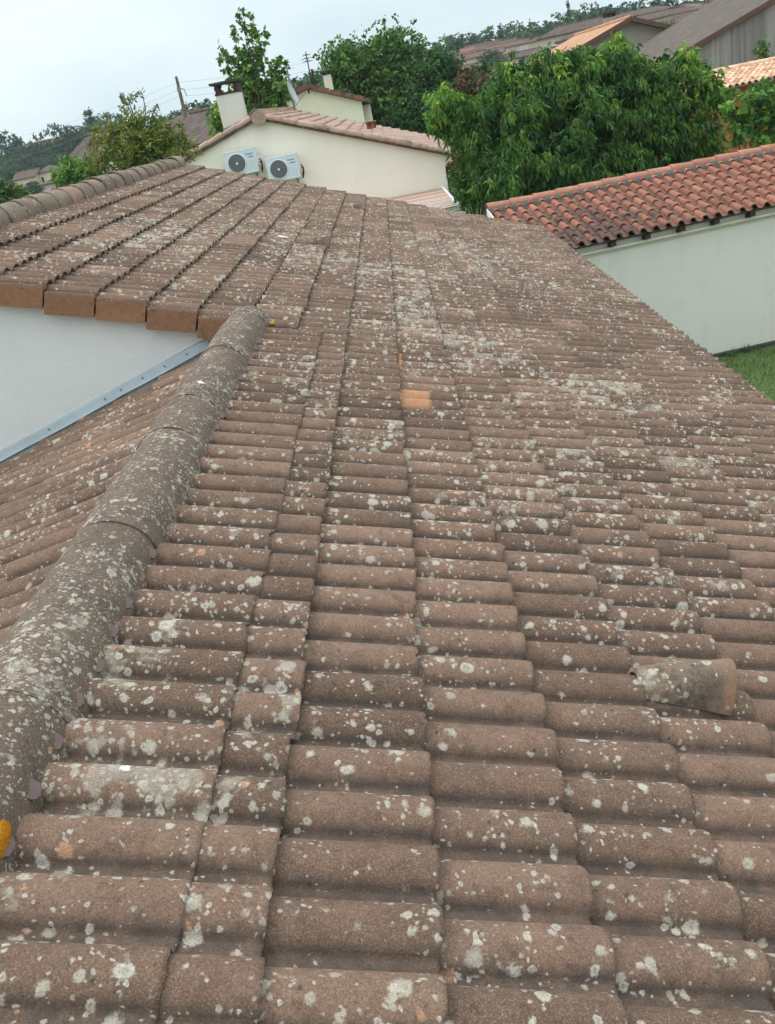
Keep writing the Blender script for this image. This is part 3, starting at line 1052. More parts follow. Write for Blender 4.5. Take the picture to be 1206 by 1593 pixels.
# ------------------------------------------------------------------ generic pieces
def rounded_box(mb, c, size, r=0.03, mat=0, axis='y', n=4):
    """box with its four edges along one axis rounded"""
    cx, cy, cz = c
    sx, sy, sz = size
    pts = []
    hx, hz = (sx / 2, sz / 2) if axis == 'y' else (sx / 2, sy / 2)
    for (ux, uz, a0) in ((1, 1, 0), (-1, 1, 90), (-1, -1, 180), (1, -1, 270)):
        for i in range(n + 1):
            a = math.radians(a0 + 90 * i / n)
            pts.append((ux * (hx - r) + r * math.cos(a), uz * (hz - r) + r * math.sin(a)))
    if axis == 'y':
        mb.prism([(cx + a, cy - sy / 2, cz + b) for a, b in pts][::-1], (0, sy, 0), mat)
    else:
        mb.prism([(cx + a, cy + b, cz - sz / 2) for a, b in pts], (0, 0, sz), mat)


def far_house(name, label, px, Y, w_, d_, h, rz=0, roofmat='roof_brown', wallmat='beigewall', kind='gable_x', rise=None, wins=(), group=None, over=0.4, chim=None, shut=True):
    """px = photo position of the middle of the near eave; w_ along local x, d_ away from us, h wall height"""
    e = at(px[0], px[1], Y)
    gz = e[2] - h
    o = thing(name, label, 'house', (e[0], e[1], gz), group, math.radians(rz))
    ROOTLOC[o.name] = np.zeros(3)
    rise = rise if rise is not None else 0.17 * min(w_, d_)
    m = MB()
    x0, x1, y0, y1 = -w_ / 2, w_ / 2, 0.0, d_
    base = -6.0
    if kind == 'gable_y':        # gable towards us, ridge along y
        m.prism([(x0, y0, base), (x1, y0, base), (x1, y0, h), (0, y0, h + rise), (x0, y0, h)], (0, d_, 0), 0)
    elif kind == 'gable_x':
        m.prism([(x0, y0, base), (x0, y0, h), (x0, d_ / 2, h + rise), (x0, y1, h), (x0, y1, base)], (w_, 0, 0), 0)
    else:
        m.box((x0, y0, base), (x1, y1, h), 0)
    m.build('wall', wallmat, o, True)
    m = MB()
    t = 0.14
    ov = over
    if kind == 'gable_y':
        sl_ = rise / (w_ / 2)
        for sg in (-1, 1):
            xe = sg * (w_ / 2 + ov)
            ze = h - sl_ * ov
            a = [(0, -ov, h + rise), (xe, -ov, ze), (xe, d_ + ov, ze), (0, d_ + ov, h + rise)]
            if sg < 0:
                a = a[::-1]
            m.hexa([(p[0], p[1], p[2] + 0.01) for p in a] + [(p[0], p[1], p[2] + t) for p in a], 0)
        m.tube([(0, -ov - 0.02, h + rise + t), (0, d_ + ov + 0.02, h + rise + t)], 0.12, 8)
    elif kind == 'gable_x':
        sl_ = rise / (d_ / 2)
        for sg in (-1, 1):
            ye = d_ / 2 + sg * (d_ / 2 + ov)
            ze = h - sl_ * ov
            a = [(x0 - ov, ye, ze), (x1 + ov, ye, ze), (x1 + ov, d_ / 2, h + rise), (x0 - ov, d_ / 2, h + rise)]
            if sg > 0:
                a = a[::-1]
            m.hexa([(p[0], p[1], p[2] + 0.01) for p in a] + [(p[0], p[1], p[2] + t) for p in a], 0)
        m.tube([(x0 - ov - 0.02, d_ / 2, h + rise + t), (x1 + ov + 0.02, d_ / 2, h + rise + t)], 0.12, 8)
    else:                        # hip
        rl = max(0.3, abs(w_ - d_) / 2)
        z0 = h - 0.1
        c4 = [(x0 - ov, -ov, z0), (x1 + ov, -ov, z0), (x1 + ov, d_ + ov, z0), (x0 - ov, d_ + ov, z0)]
        if w_ >= d_:
            r2 = [(-rl, d_ / 2, h + rise), (rl, d_ / 2, h + rise)]
            fs = [[0, 1, 5, 4], [1, 2, 5], [2, 3, 4, 5], [3, 0, 4]]
        else:
            r2 = [(0, d_ / 2 - rl, h + rise), (0, d_ / 2 + rl, h + rise)]
            fs = [[0, 1, 4], [1, 2, 5, 4], [2, 3, 5], [3, 0, 4, 5]]
        c4t = [(p[0], p[1], p[2] + 0.13) for p in c4]
        m.add(c4t + r2, fs, 0)
        m.hexa(c4 + [(p[0], p[1], p[2] + 0.129) for p in c4], 0)
        for p, q in (((0, 1), (2,)),):
            pass
        m.tube([r2[0], r2[1]], 0.11, 6)
    rf = m.build('roof', roofmat, o, True)
    if chim:
        m = MB()
        cx_, cy_, ch = chim
        m.box((cx_ - 0.35, cy_ - 0.3, h), (cx_ + 0.35, cy_ + 0.3, h + rise + ch), 0)
        m.box((cx_ - 0.42, cy_ - 0.37, h + rise + ch + 0.18), (cx_ + 0.42, cy_ + 0.37, h + rise + ch + 0.26), 1)
        for sx in (-0.3, 0.3):
            m.box((cx_ + sx - 0.06, cy_ - 0.25, h + rise + ch), (cx_ + sx + 0.06, cy_ + 0.25, h + rise + ch + 0.18), 1)
        m.build('chimney', ['greige', 'darkwood'], rf, True)
    for wdw in wins:
        wx, wz, ww, wh = wdw[:4]
        m = MB()
        m.box((wx - ww / 2, -0.04, wz), (wx + ww / 2, 0.05, wz + wh), 0)
        wo = m.build('window', 'shutter' if len(wdw) > 4 and wdw[4] == 's' else 'glass', o, True)
        m = MB()
        for (a, b, c_, d2) in ((-ww / 2 - 0.07, -ww / 2, 0, wh), (ww / 2, ww / 2 + 0.07, 0, wh), (-ww / 2 - 0.07, ww / 2 + 0.07, wh, wh + 0.08), (-ww / 2 - 0.12, ww / 2 + 0.12, -0.1, 0)):
            m.box((wx + a, -0.065, wz + c_), (wx + b, 0.04, wz + d2), 0)
        m.build('window_frame', 'white', wo, True)
    return o


# ------------------------------------------------------------------ neighbour's house: cream gable, two air conditioners
GY = 24.0
nb = thing('neighbour_house', 'cream rendered house gable with pinkish tiled roof and a rough grey chimney', 'house', (-1, GY, 0))
ap = at(402, 187, GY)            # underside of the ridge
el = at(262, 268, GY)
er = at(690, 241, GY)
mb = MB()
sR = (ap[2] - er[2]) / (er[0] - ap[0])
sL = (ap[2] - el[2]) / (ap[0] - el[0])
poly = [(-7.2, GY, 0), (er[0], GY, 0), (er[0], GY, er[2]), (ap[0], GY, ap[2]), (-7.2, GY, ap[2] - sL * (ap[0] + 7.2))]
NBD = 11.0
mb.prism(poly, (0, NBD, 0), 0)
# boxed-in eave return at the right corner
xe = at(703, 238, GY)[0]
ze = ap[2] - sR * (xe - ap[0])
mb.prism([(er[0] + 0.002, GY + 0.012, er[2] - 0.28), (xe, GY + 0.012, er[2] - 0.28), (xe, GY + 0.012, ze), (er[0] + 0.002, GY + 0.012, er[2])], (0, 0.35, 0), 0)
mb.build('wall', 'cream', nb)
# right pitch: rows of pink canal tiles running down to the right
def canal_roof(mb, origin, sl, ax, nm, length, width, pitch=0.21, expo=0.36, r=0.068, seg=6, al=(0.3, 0.7), tonejit=0.25, alfun=None, trough=True, lift=0.022):
    """sl = down-slope unit vector, ax = along the eave; canal tiles: convex covers over dark concave channels"""
    ncol = int(round(width / pitch))
    nrow = int(math.ceil(length / expo))
    th = np.linspace(0, math.pi, seg + 1)
    for i in range(ncol):
        x = (i + 0.5) * pitch
        for j in range(nrow):
            s1 = length - j * expo
            s0 = max(s1 - expo - 0.05, -0.02)
            tone = float(np.clip(RNG.normal(0.5, tonejit), 0, 1))
            a_ = float(RNG.uniform(*al)) if alfun is None else alfun(x, s1 / length)
            jx, js = RNG.normal(0, 0.004), RNG.normal(0, 0.008)
            ra, rb = r * 0.88, r * 1.08
            rows = []
            for s, q, lf in ((s0, ra, 0.0), (s1 - 0.01, rb, lift), (s1, rb * 0.96, lift - 0.002)):
                rows.append(origin + (s + js) * sl + ((x + jx) + q * np.cos(th))[:, None] * ax + (q * 1.0 * np.sin(th) + lf)[:, None] * nm)
            G = np.array(rows)
            col = (tone, a_, 0, 0)
            mb.grid(G, 0, True, col)
            e = np.array([G[-1], G[-1] * 0.8 + (origin + (s1 + js) * sl + (x + jx) * ax + 0.01 * nm) * 0.2])
            mb.grid(e, 0, False, col)
            if trough:
                # channel tile to the right of this cover
                thc = np.linspace(math.pi, 2 * math.pi, seg + 1)
                rows = []
                tone2 = float(np.clip(RNG.normal(0.4, tonejit), 0, 1))
                for s, lf in ((s0, 0.0), (s1 + 0.03, 0.014)):
                    rows.append(origin + (s + js) * sl + (x + pitch / 2 + 0.062 * np.cos(thc))[:, None] * ax + (0.035 * np.sin(thc) + 0.03 + lf)[:, None] * nm)
                mb.grid(np.array(rows), 0, True, (tone2, min(1, a_ + 0.25), 0, 0.85))


RY = 10.6
slv = np.array([1, 0, -sR]); slv /= np.linalg.norm(slv)
nmv = np.array([sR, 0, 1]); nmv /= np.linalg.norm(nmv)
Lr = (xe + 0.12 - ap[0]) / slv[0]
mb = MB()
org = np.array([ap[0], GY - 0.12, ap[2] + 0.07])
canal_roof(mb, org, slv, AX, nmv, Lr, RY, 0.24, 0.31, 0.075, 5, (0.1, 0.7), 0.28, lift=0.04)
p = []
for h_ in (-0.06, -0.005):
    for (s, y) in ((0, 0.02), (Lr - 0.05, 0.02), (Lr - 0.05, RY), (0, RY)):
        p.append(org + s * slv + y * AX + h_ * nmv)
mb.hexa(p, 0, (0.2, 0.8, 0, 0.5))
nr = mb.build('roof', 'clay_pink', nb)
# left pitch
sll = np.array([-1, 0, -sL]); sll /= np.linalg.norm(sll)
nml = np.array([-sL, 0, 1]); nml /= np.linalg.norm(nml)
mb = MB()
org2 = np.array([ap[0], GY - 0.12 + RY, ap[2] + 0.07])
canal_roof(mb, org2, sll, -AX, nml, 4.6, RY, 0.24, 0.40, 0.085, 5, (0.1, 0.7), 0.28)
p = []
for h_ in (-0.06, -0.005):
    for (s, y) in ((0, -0.02), (4.55, -0.02), (4.55, -RY), (0, -RY)):
        p.append(org2 + s * sll + y * AX + h_ * nml)
mb.hexa(p, 0, (0.2, 0.8, 0, 0.5))
mb.build('roof', 'clay_pink', nb)
# verge: a row of half-round tiles along the gable edge
for (dirv_, nn, L_) in ((slv, nmv, Lr), (sll, nml, 4.5)):
    s = 0.15
    while s < L_ - 0.1:
        c0 = np.array([ap[0], GY - 0.10, ap[2] + 0.075]) + dirv_ * min(s + 0.42, L_) + nn * 0.03
        c1 = np.array([ap[0], GY - 0.10, ap[2] + 0.075]) + dirv_ * s + nn * 0.012
        if dirv_[0] < 0:
            c0, c1 = c1 + nn * 0.018, c0 - nn * 0.018
        ridge_piece('verge_tile', nr, 'clay_pink', c0, c1, 0.090, 0.078, -40, 200, 14, 3, 0.014, float(RNG.uniform(0.2, 0.9)), float(RNG.uniform(0.2, 0.7)), 0, 0.002)
        s += 0.40
# ridge
yy = GY - 0.2
while yy < GY + RY - 0.4:
    ridge_piece('ridge_tile', nr, 'clay_pink', (ap[0], yy, ap[2] + 0.10), (ap[0], yy + 0.46, ap[2] + 0.09), 0.155, 0.14, -10, 190, 14, 3, 0.015, float(RNG.uniform(0.4, 0.9)), 0.35, 0, 0.002)
    yy += 0.42
# round end cap of the ridge on the gable face
mb = MB()
cc_ = at(402, 183.5, GY - 0.22)
th = np.linspace(0, 2 * math.pi, 26, endpoint=False)
mb.prism([(cc_[0] + 0.175 * math.cos(a), GY - 0.235, cc_[2] + 0.175 * math.sin(a)) for a in th][::-1], (0, 0.10, 0), 0, (0.35, 0.3, 0, 0))
mb.build('ridge_end_disc', 'clay_pink', nr)
# small vent block on the right pitch
mb = MB()
vb = at(577, 191, 27.5)
mb.box((vb[0] - 0.13, vb[1] - 0.12, vb[2] - 0.15), (vb[0] + 0.13, vb[1] + 0.12, vb[2] + 0.0), 0, (0.3, 0.4, 0, 0))
mb.box((vb[0] - 0.16, vb[1] - 0.15, vb[2] + 0.001), (vb[0] + 0.16, vb[1] + 0.15, vb[2] + 0.04), 0, (0.6, 0.4, 0, 0))
mb.build('roof_vent', 'clay', nr)
# gutter along the right eave
mb = MB()
gp = org + slv * (Lr + 0.02) - np.array([0, 0, 0.06])
thg = np.linspace(math.pi, 2 * math.pi, 9)
G = np.array([[(gp[0] + 0.06 + 0.06 * math.cos(a), y, gp[2] - 0.02 + 0.06 * math.sin(a)) for a in thg] for y in (GY - 0.08, GY + RY)])
mb.grid(G, 0, True)
mb.grid(G + np.array([0, 0, 0.006]), 0, True, flip=True)
mb.build('gutter', 'white', nb)
# chimney on the left pitch
CYc = 25.3
cb = at(366.5, 198, CYc)
ct = at(355, 146, CYc)
cw = 0.60
cxm = cb[0]
mb = MB()
ztop = ct[2]
mb.box((cxm - cw / 2, CYc - 0.05, cb[2] - 1.2), (cxm + cw / 2, CYc + 0.55, ztop), 0)
ch = mb.build('chimney', 'chim', nr)
mb = MB()
mb.box((cxm - cw / 2 - 0.02, CYc - 0.07, ztop + 0.001), (cxm + cw / 2 + 0.02, CYc + 0.57, ztop + 0.05), 0)
for sx in (-1, 1):
    xa = cxm + sx * (cw / 2 - 0.07)
    mb.box((xa - 0.06, CYc - 0.06, ztop + 0.05), (xa + 0.06, CYc + 0.56, ztop + 0.12), 0)
    mb.box((xa + sx * 0.03 - 0.045, CYc - 0.06, ztop + 0.12), (xa + sx * 0.03 + 0.045, CYc + 0.56, ztop + 0.19), 0)
    mb.box((xa + sx * 0.01 - 0.05, CYc - 0.06, ztop + 0.19), (xa + sx * 0.01 + 0.05, CYc + 0.56, ztop + 0.245), 0)
mb.build('chimney_frame', 'redmetal', ch)
mb = MB()
mb.box((cxm - 0.40, CYc - 0.13, ztop + 0.246), (cxm + 0.40, CYc + 0.63, ztop + 0.30), 0)
mb.build('chimney_slab', 'slab', ch)
mb = MB()
fz = lambda x: ap[2] + 0.14 - sL * (ap[0] - x)
xl, xr_ = cxm - cw / 2 - 0.012, cxm + cw / 2 + 0.012
mb.prism([(xl, CYc - 0.062, fz(xl) - 0.25), (xr_, CYc - 0.062, fz(xr_) - 0.25), (xr_, CYc - 0.062, fz(xr_) + 0.10), (xl, CYc - 0.062, fz(xl) + 0.16)], (0, 0.63, 0), 0)
mb.build('chimney_flashing', 'lead', ch)


def air_conditioner(name, label, px_c):
    """outdoor unit on wall brackets; px_c = centre of its front in the photo"""
    w_, h_, d_ = 0.78, 0.55, 0.29
    c = at(px_c[0], px_c[1], GY - 0.40)
    o = thing(name, label, 'air conditioner', (c[0], GY - 0.40, c[2] - h_ / 2), 'air conditioning units on the cream gable')
    ROOTLOC[o.name] = np.zeros(3)
    m = MB()
    rounded_box(m, (0, d_ / 2, h_ / 2), (w_, d_, h_), 0.03, 0)
    m.box((-w_ / 2 - 0.004, -0.004, h_ - 0.035), (w_ / 2 + 0.004, d_ + 0.004, h_ + 0.004), 0)
    body = m.build('casing', 'acbody', o, True)
    fx, fz_, R_ = -0.10, h_ / 2 - 0.01, 0.215
    m = MB()
    th_ = np.linspace(0, 2 * math.pi, 41)
    prof = [(R_ + 0.018, -0.001), (R_ + 0.012, -0.018), (R_, -0.020), (R_ - 0.008, -0.012)]
    G = np.array([[(fx + r * math.cos(a), y, fz_ + r * math.sin(a)) for r, y in prof] for a in th_])
    m.grid(G, 0, True)
    m.build('fan_ring', 'acbody', body, True)
    m = MB()
    m.prism([(fx + (R_ - 0.004) * math.cos(a), -0.005, fz_ + (R_ - 0.004) * math.sin(a)) for a in th_[:-1]][::-1], (0, 0.003, 0), 0)
    for rr_ in np.linspace(0.05, R_ - 0.012, 9):
        m.tube([(fx + rr_ * math.cos(a), -0.014, fz_ + rr_ * math.sin(a)) for a in np.linspace(0, 2 * math.pi, 33)], 0.0035, 5, 1, caps=False)
    for a in np.linspace(0, 2 * math.pi, 13)[:-1]:
        m.tube([(fx + 0.03 * math.cos(a), -0.013, fz_ + 0.03 * math.sin(a)), (fx + (R_ - 0.01) * math.cos(a + 0.25), -0.013, fz_ + (R_ - 0.01) * math.sin(a + 0.25))], 0.0035, 5, 1)
    m.build('fan_grille', ['acgrille', 'metal'], o, True)
    m = MB()
    m.prism([(fx + 0.028 * math.cos(a), -0.022, fz_ + 0.028 * math.sin(a)) for a in np.linspace(0, 2 * math.pi, 20, endpoint=False)][::-1], (0, 0.01, 0), 0)
    m.build('fan_hub', 'white', o, True)
    m = MB()
    for q in range(7):
        z = 0.07 + q * 0.035
        m.box((0.17, -0.006, z), (0.355, 0.002, z + 0.006), 0)
    m.build('louvre', 'acbody', body, True)
    for txt, z, sz, x in (('Panasonic', h_ - 0.135, 0.058, 0.165), ('INVERTER', h_ - 0.205, 0.040, 0.195)):
        cu = bpy.data.curves.new('lettering', 'FONT')
        cu.body = txt
        cu.size = sz
        cu.extrude = 0.001
        cu.offset = 0.0012
        t = bpy.data.objects.new('lettering', cu)
        COL.objects.link(t)
        cu.materials.append(M['blue'])
        t.parent = body
        t.location = (x - (0.02 if sz > 0.05 else 0), -0.003, z)
        t.rotation_euler = (math.radians(90), 0, 0)
        t.scale = (0.78, 1, 1)
        bpy.context.view_layer.update()
        me_ = bpy.data.meshes.new_from_object(t.evaluated_get(bpy.context.evaluated_depsgraph_get()))
        t2 = bpy.data.objects.new('lettering', me_)
        COL.objects.link(t2)
        t2.parent = body
        t2.location, t2.rotation_euler, t2.scale = t.location, t.rotation_euler, t.scale
        bpy.data.objects.remove(t)
    m = MB()
    for z in (0.20, 0.26):
        m.tube([(w_ / 2 + 0.002, 0.16, z), (w_ / 2 + 0.06, 0.16, z), (w_ / 2 + 0.085, 0.18, z - 0.05), (w_ / 2 + 0.07, 0.30, z - 0.12), (w_ / 2 + 0.02, 0.395, z - 0.25)], 0.014, 7, 0)
    m.box((w_ / 2 + 0.001, 0.08, 0.16), (w_ / 2 + 0.035, 0.24, 0.34), 1)
    m.build('refrigerant_pipe', ['darkwood', 'white'], o, True)
    for sx in (-0.27, 0.27):
        m = MB()
        m.box((sx - 0.02, 0.0, -0.05), (sx + 0.02, 0.398, -0.012), 0)
        m.box((sx - 0.02, 0.36, -0.30), (sx + 0.02, 0.398, -0.05), 0)
        m.box((sx - 0.015, 0.03, -0.012), (sx + 0.015, 0.07, 0.0), 0)
        m.box((sx - 0.015, 0.22, -0.012), (sx + 0.015, 0.26, 0.0), 0)
        m.build('wall_bracket', 'metal', o, True)
    return o


air_conditioner('air_conditioner', 'white air conditioning unit on the cream gable, nearer the chimney', (375, 252.5))
air_conditioner('air_conditioner', 'white air conditioning unit lower on the cream gable, right of its twin', (440, 261.5))

# awning against the gable: sloping pink panels with pale joints
aw = thing('awning', 'low pink striped lean-to awning at the foot of the cream gable', 'awning', (0, GY - 1, 0))
a1 = at(690, 294, GY - 0.03)
b1 = at(715, 321, GY - 2.0)
zA, zB = a1[2], b1[2]
yA, yB = GY - 0.02, GY - 2.0
xL, xA, xB = -2.2, a1[0], b1[0]
edge = lambda t: xA + (xB - xA) * t
mb = MB()
NP = 6
for i in range(NP):
    t0, t1 = i / NP + 0.008, (i + 1) / NP - 0.014
    P4 = []
    for dz in (0.0, 0.035):
        for (x_, t) in ((xL, t1), (edge(t1) - 0.05, t1), (edge(t0) - 0.05, t0), (xL, t0)):
            P4.append((x_, yA + (yB - yA) * t, zA + (zB - zA) * t + dz))
    mb.hexa(P4, 0)
mb.build('panel', 'awning', aw)
mb = MB()
for i in range(1, NP + 1):
    t = i / NP
    mb.tube([(xL, yA + (yB - yA) * (t - 0.003), zA + (zB - zA) * t + 0.03), (edge(t) - 0.03, yA + (yB - yA) * (t - 0.003), zA + (zB - zA) * t + 0.03)], 0.012, 6)
    if i > 3:
        t -= 0.07
        mb.tube([(xL, yA + (yB - yA) * t, zA + (zB - zA) * t + 0.04), (edge(t) - 0.03, yA + (yB - yA) * t, zA + (zB - zA) * t + 0.04)], 0.012, 6)
mb.build('joint_strip', 'white', aw)
mb = MB()
mb.prism([(xA - 0.05, yA, zA + 0.07), (xA + 0.0, yA, zA + 0.07), (xB, yB, zB + 0.07), (xB - 0.05, yB, zB + 0.07)], (0, 0, -0.14), 0)
mb.build('side_trim', 'white', aw)
mb = MB()
for x_ in (-1.9, xB - 0.12):
    mb.box((x_ - 0.05, yB + 0.05, 0), (x_ + 0.05, yB + 0.15, zB - 0.001), 0)
mb.build('post', 'white', aw)

# ------------------------------------------------------------------ satellite dish on the neighbour's ridge
sdh = thing('satellite_dish', 'grey satellite dish seen edge-on at the far end of the pink roof', 'satellite dish', tuple(at(463, 168, 33)))
ROOTLOC[sdh.name] = np.zeros(3)
nd = np.array([0.95, -0.12, 0.26]); nd /= np.linalg.norm(nd)
ud = np.cross(nd, [0, 0, 1.0]); ud /= np.linalg.norm(ud)
vd = np.cross(ud, nd)
cdsh = np.array([-0.12, 0.0, 0.42])
mb = MB()
G = []
for r in np.linspace(0, 0.42, 8):
    G.append([cdsh + nd * (0.55 * r * r) + ud * r * math.cos(a) * 0.9 - vd * r * math.sin(a) for a in np.linspace(0, 2 * math.pi, 29)])
G = np.array(G)
mb.grid(G, 0, True)
mb.grid(G - nd * 0.008, 0, True, flip=True)
mb.grid(np.array([G[-1], G[-1] - nd * 0.008]), 0, False)
mb.build('reflector', 'dish', sdh, True)
mb = MB()
tip = cdsh + nd * 0.62 - vd * -0.0 - np.array([0, 0, 0.10])
mb.tube([cdsh - vd * -0.0 - np.array([0, 0, 0.40]), tip], 0.012, 6)
mb.build('feed_arm', 'metal', sdh, True)
mb = MB()
mb.tube([tip - nd * 0.04, tip + nd * 0.10], [0.04, 0.03], 10)
mb.tube([tip + np.array([0, 0, 0.01]), tip - np.array([0, 0, 0.13])], 0.03, 8)
mb.build('feed_horn', 'darkwood', sdh, True)
mb = MB()
mb.tube([(-0.10, 0.06, -0.7), (-0.12, 0.05, 0.45)], 0.024, 8)
mb.tube([(-0.12, 0.05, 0.42), cdsh - nd * 0.006], 0.03, 6)
mb.build('mast', 'metal', sdh, True)
mast2 = thing('mast_pole', 'thin grey pole rising behind the satellite dish', 'pole', tuple(at(459, 172, 33.6)))
ROOTLOC[mast2.name] = np.zeros(3)
mb = MB()
mb.tube([(0, 0, -0.8), (0.02, 0, 1.25)], 0.03, 8)
mb.build('pole', 'metal', mast2, True)
mb = MB()
mb.box((0.14, -0.05, 0.85), (0.24, 0.05, 0.98), 0)
mb.tube([(0.01, 0, 0.9), (0.15, 0, 0.9)], 0.012, 6)
mb.build('bracket_box', 'darkwood', mast2, True)

# ------------------------------------------------------------------ second cream gable behind
BY = 38.0
bk = thing('gable_house', 'smaller yellowish cream gable behind, with red-brown verge and slim chimney', 'house', (-2, BY, 0))
ap2 = at(478, 139, BY)
er2 = at(572, 160, BY)
el2 = at(415, 175, BY)
wr = at(567, 160, BY)
s2R = (ap2[2] - er2[2]) / (er2[0] - ap2[0])
s2L = (ap2[2] - el2[2]) / (ap2[0] - el2[0])
xw = at(563, 160, BY)[0]
mb = MB()
mb.prism([(-6, BY, 0), (xw, BY, 0), (xw, BY, ap2[2] - s2R * (xw - ap2[0])), (ap2[0], BY, ap2[2]), (-6, BY, ap2[2] - s2L * (ap2[0] + 6))], (0, 0.25, 0), 0)
mb.box((-5.9, BY + 0.252, 0), (xw - 0.0, BY + 8, 4.3), 0)
xr2 = xw + 0.30
mb.box((xw + 0.002, BY + 0.62, 0), (xr2, BY + 1.0, ap2[2] - s2R * (xr2 - ap2[0]) - 0.02), 0)
mb.build('wall', 'cream2', bk)
mb = MB()
for sg, s_ in ((1, s2R), (-1, s2L)):
    L_ = er2[0] - ap2[0] + 0.12 if sg > 0 else 3.6
    a = [(ap2[0], BY - 0.15, ap2[2] + 0.01), (ap2[0] + sg * L_, BY - 0.15, ap2[2] - s_ * L_ + 0.01), (ap2[0] + sg * L_, BY + 8.3, ap2[2] - s_ * L_ + 0.01), (ap2[0], BY + 8.3, ap2[2] + 0.01)]
    if sg < 0:
        a = a[::-1]
    mb.hexa(a + [(p_[0], p_[1], p_[2] + 0.10) for p_ in a], 0)
rb = mb.build('roof', 'roof_pink', bk)
mb = MB()
for sg, s_ in ((1, s2R), (-1, s2L)):
    L_ = er2[0] - ap2[0] + 0.14 if sg > 0 else 3.6
    n_ = int(L_ / 0.42)
    for i in range(n_):
        x0_, x1_ = ap2[0] + sg * (i * 0.42 + 0.005), ap2[0] + sg * (i * 0.42 + 0.40)
        f = lambda x: ap2[2] - s_ * abs(x - ap2[0]) + 0.03
        q = [(x0_, BY - 0.20, f(x0_)), (x1_, BY - 0.20, f(x1_)), (x1_, BY - 0.20, f(x1_) + 0.19), (x0_, BY - 0.20, f(x0_) + 0.16)]
        mb.prism(q if sg > 0 else q[::-1], (0, 0.25, 0), 0, (float(RNG.uniform(0.2, 0.8)), float(RNG.uniform(0.4, 0.8)), 0, 0))
mb.build('verge_tile', M['verge_brown'] if 'verge_brown' in M else 'clay', rb)
mb = MB()
c2b, c2t = at(513, 140, BY + 3.2), at(508.5, 117, BY + 3.2)
mb.box((c2b[0] - 0.16, BY + 3.0, c2b[2] - 1.0), (c2b[0] + 0.16, BY + 3.4, c2t[2]), 0)
c2 = mb.build('chimney', 'cream2', rb)
mb = MB()
for sx in (-0.11, 0.11):
    mb.box((c2b[0] + sx - 0.05, BY + 3.0, c2t[2] + 0.001), (c2b[0] + sx + 0.05, BY + 3.4, c2t[2] + 0.10), 0)
mb.box((c2b[0] - 0.25, BY + 2.92, c2t[2] + 0.101), (c2b[0] + 0.25, BY + 3.48, c2t[2] + 0.16), 0)
mb.build('chimney_slab', 'slab', c2)

# television aerial
ta = thing('television_aerial', 'tall thin rake aerial on a mast above the rear cream gable', 'aerial', tuple(at(485, 128, BY + 1.5)))
ROOTLOC[ta.name] = np.zeros(3)
tp = at(476, 86, BY + 1.5) - at(485, 128, BY + 1.5)
mb = MB()
mb.tube([(0, 0, -0.5), (0.0, 0, tp[2] + 0.12)], [0.028, 0.02], 7)
mb.tube([(0.10, 0, -0.3), (0.10, 0, 0.45)], 0.045, 7)
mb.build('mast', 'darkwood', ta, True)
mb = MB()
for z, ln in ((tp[2], 0.18), (tp[2] - 0.12, 0.26), (tp[2] - 0.22, 0.20)):
    mb.tube([(-ln, 0.1, z), (ln, -0.1, z)], 0.010, 5)
    mb.tube([(-0.1, -ln, z + 0.02), (0.1, ln, z + 0.02)], 0.010, 5)
mb.tube([(0, -0.5, tp[2] - 0.12), (0, 0.5, tp[2] - 0.12)], 0.012, 5)
mb.build('antenna_rod', 'darkwood', ta, True)

# ------------------------------------------------------------------ outbuilding with orange canal tiles
OM = 0.135
od = np.array([1, OM, 0]); od /= np.linalg.norm(od)
oy = np.array([-od[1], od[0], 0])
OB0 = np.array([6.05, 15.75, 0]) - od * 4.22       # left end of the front wall
OW, OD = 9.0, 1.95
ob = thing('outbuilding', 'low pale outbuilding roofed with bright orange canal tiles, darkened by algae', 'outbuilding', tuple(OB0))
g0, g1_ = at(900, 397, 15.3), at(1206, 331, 15.75)
zg = 0.5 * (g0[2] + g1_[2])
zeave = zg + 0.17
mb = MB()
W_ = lambda a, b, z: OB0 + od * a + oy * b + np.array([0, 0, z])
zt = zeave - 0.03
mb.hexa([W_(0.12, 0, 0), W_(OW, 0, 0), W_(OW, 0.2, 0), W_(0.12, 0.2, 0), W_(0.12, 0, zt), W_(OW, 0, zt), W_(OW, 0.2, zt + 0.05), W_(0.12, 0.2, zt + 0.05)], 0)
zr = zeave + 0.53
mb.prism([W_(0.12, 0.202, 0), W_(0.12, 0.202, zt + 0.05), W_(0.12, OD, zr - 0.1), W_(0.12, OD, 0)], od * 0.2, 0)
mb.prism([W_(OW - 0.2, 0.202, 0), W_(OW - 0.2, 0.202, zt + 0.05), W_(OW - 0.2, OD, zr - 0.1), W_(OW - 0.2, OD, 0)], od * 0.2, 0)
mb.hexa([W_(0.325, OD - 0.2, 0), W_(OW - 0.202, OD - 0.2, 0), W_(OW - 0.202, OD, 0), W_(0.325, OD, 0), W_(0.325, OD - 0.2, zr - 0.16), W_(OW - 0.202, OD - 0.2, zr - 0.16), W_(OW - 0.202, OD, zr - 0.1), W_(0.325, OD, zr - 0.1)], 0)
mb.build('wall', 'outwall', ob)
mb = MB()
mb.hexa([W_(0.1, -0.05, -0.2), W_(OW, -0.05, -0.2), W_(OW, -0.002, -0.2), W_(0.1, -0.002, -0.2), W_(0.1, -0.05, 0.055), W_(OW, -0.05, 0.055), W_(OW, -0.002, 0.07), W_(0.1, -0.002, 0.07)], 0)
mb.build('footing', 'slab', ob)
osl = -oy * (OD + 0.18) + np.array([0, 0, zeave - 0.03 - zr])
oL = np.linalg.norm(osl)
osl /= oL
onm = np.cross(od, -osl) if np.cross(od, -osl)[2] > 0 else np.cross(-osl, od)
oorg = W_(0, OD, zr)
mb = MB()
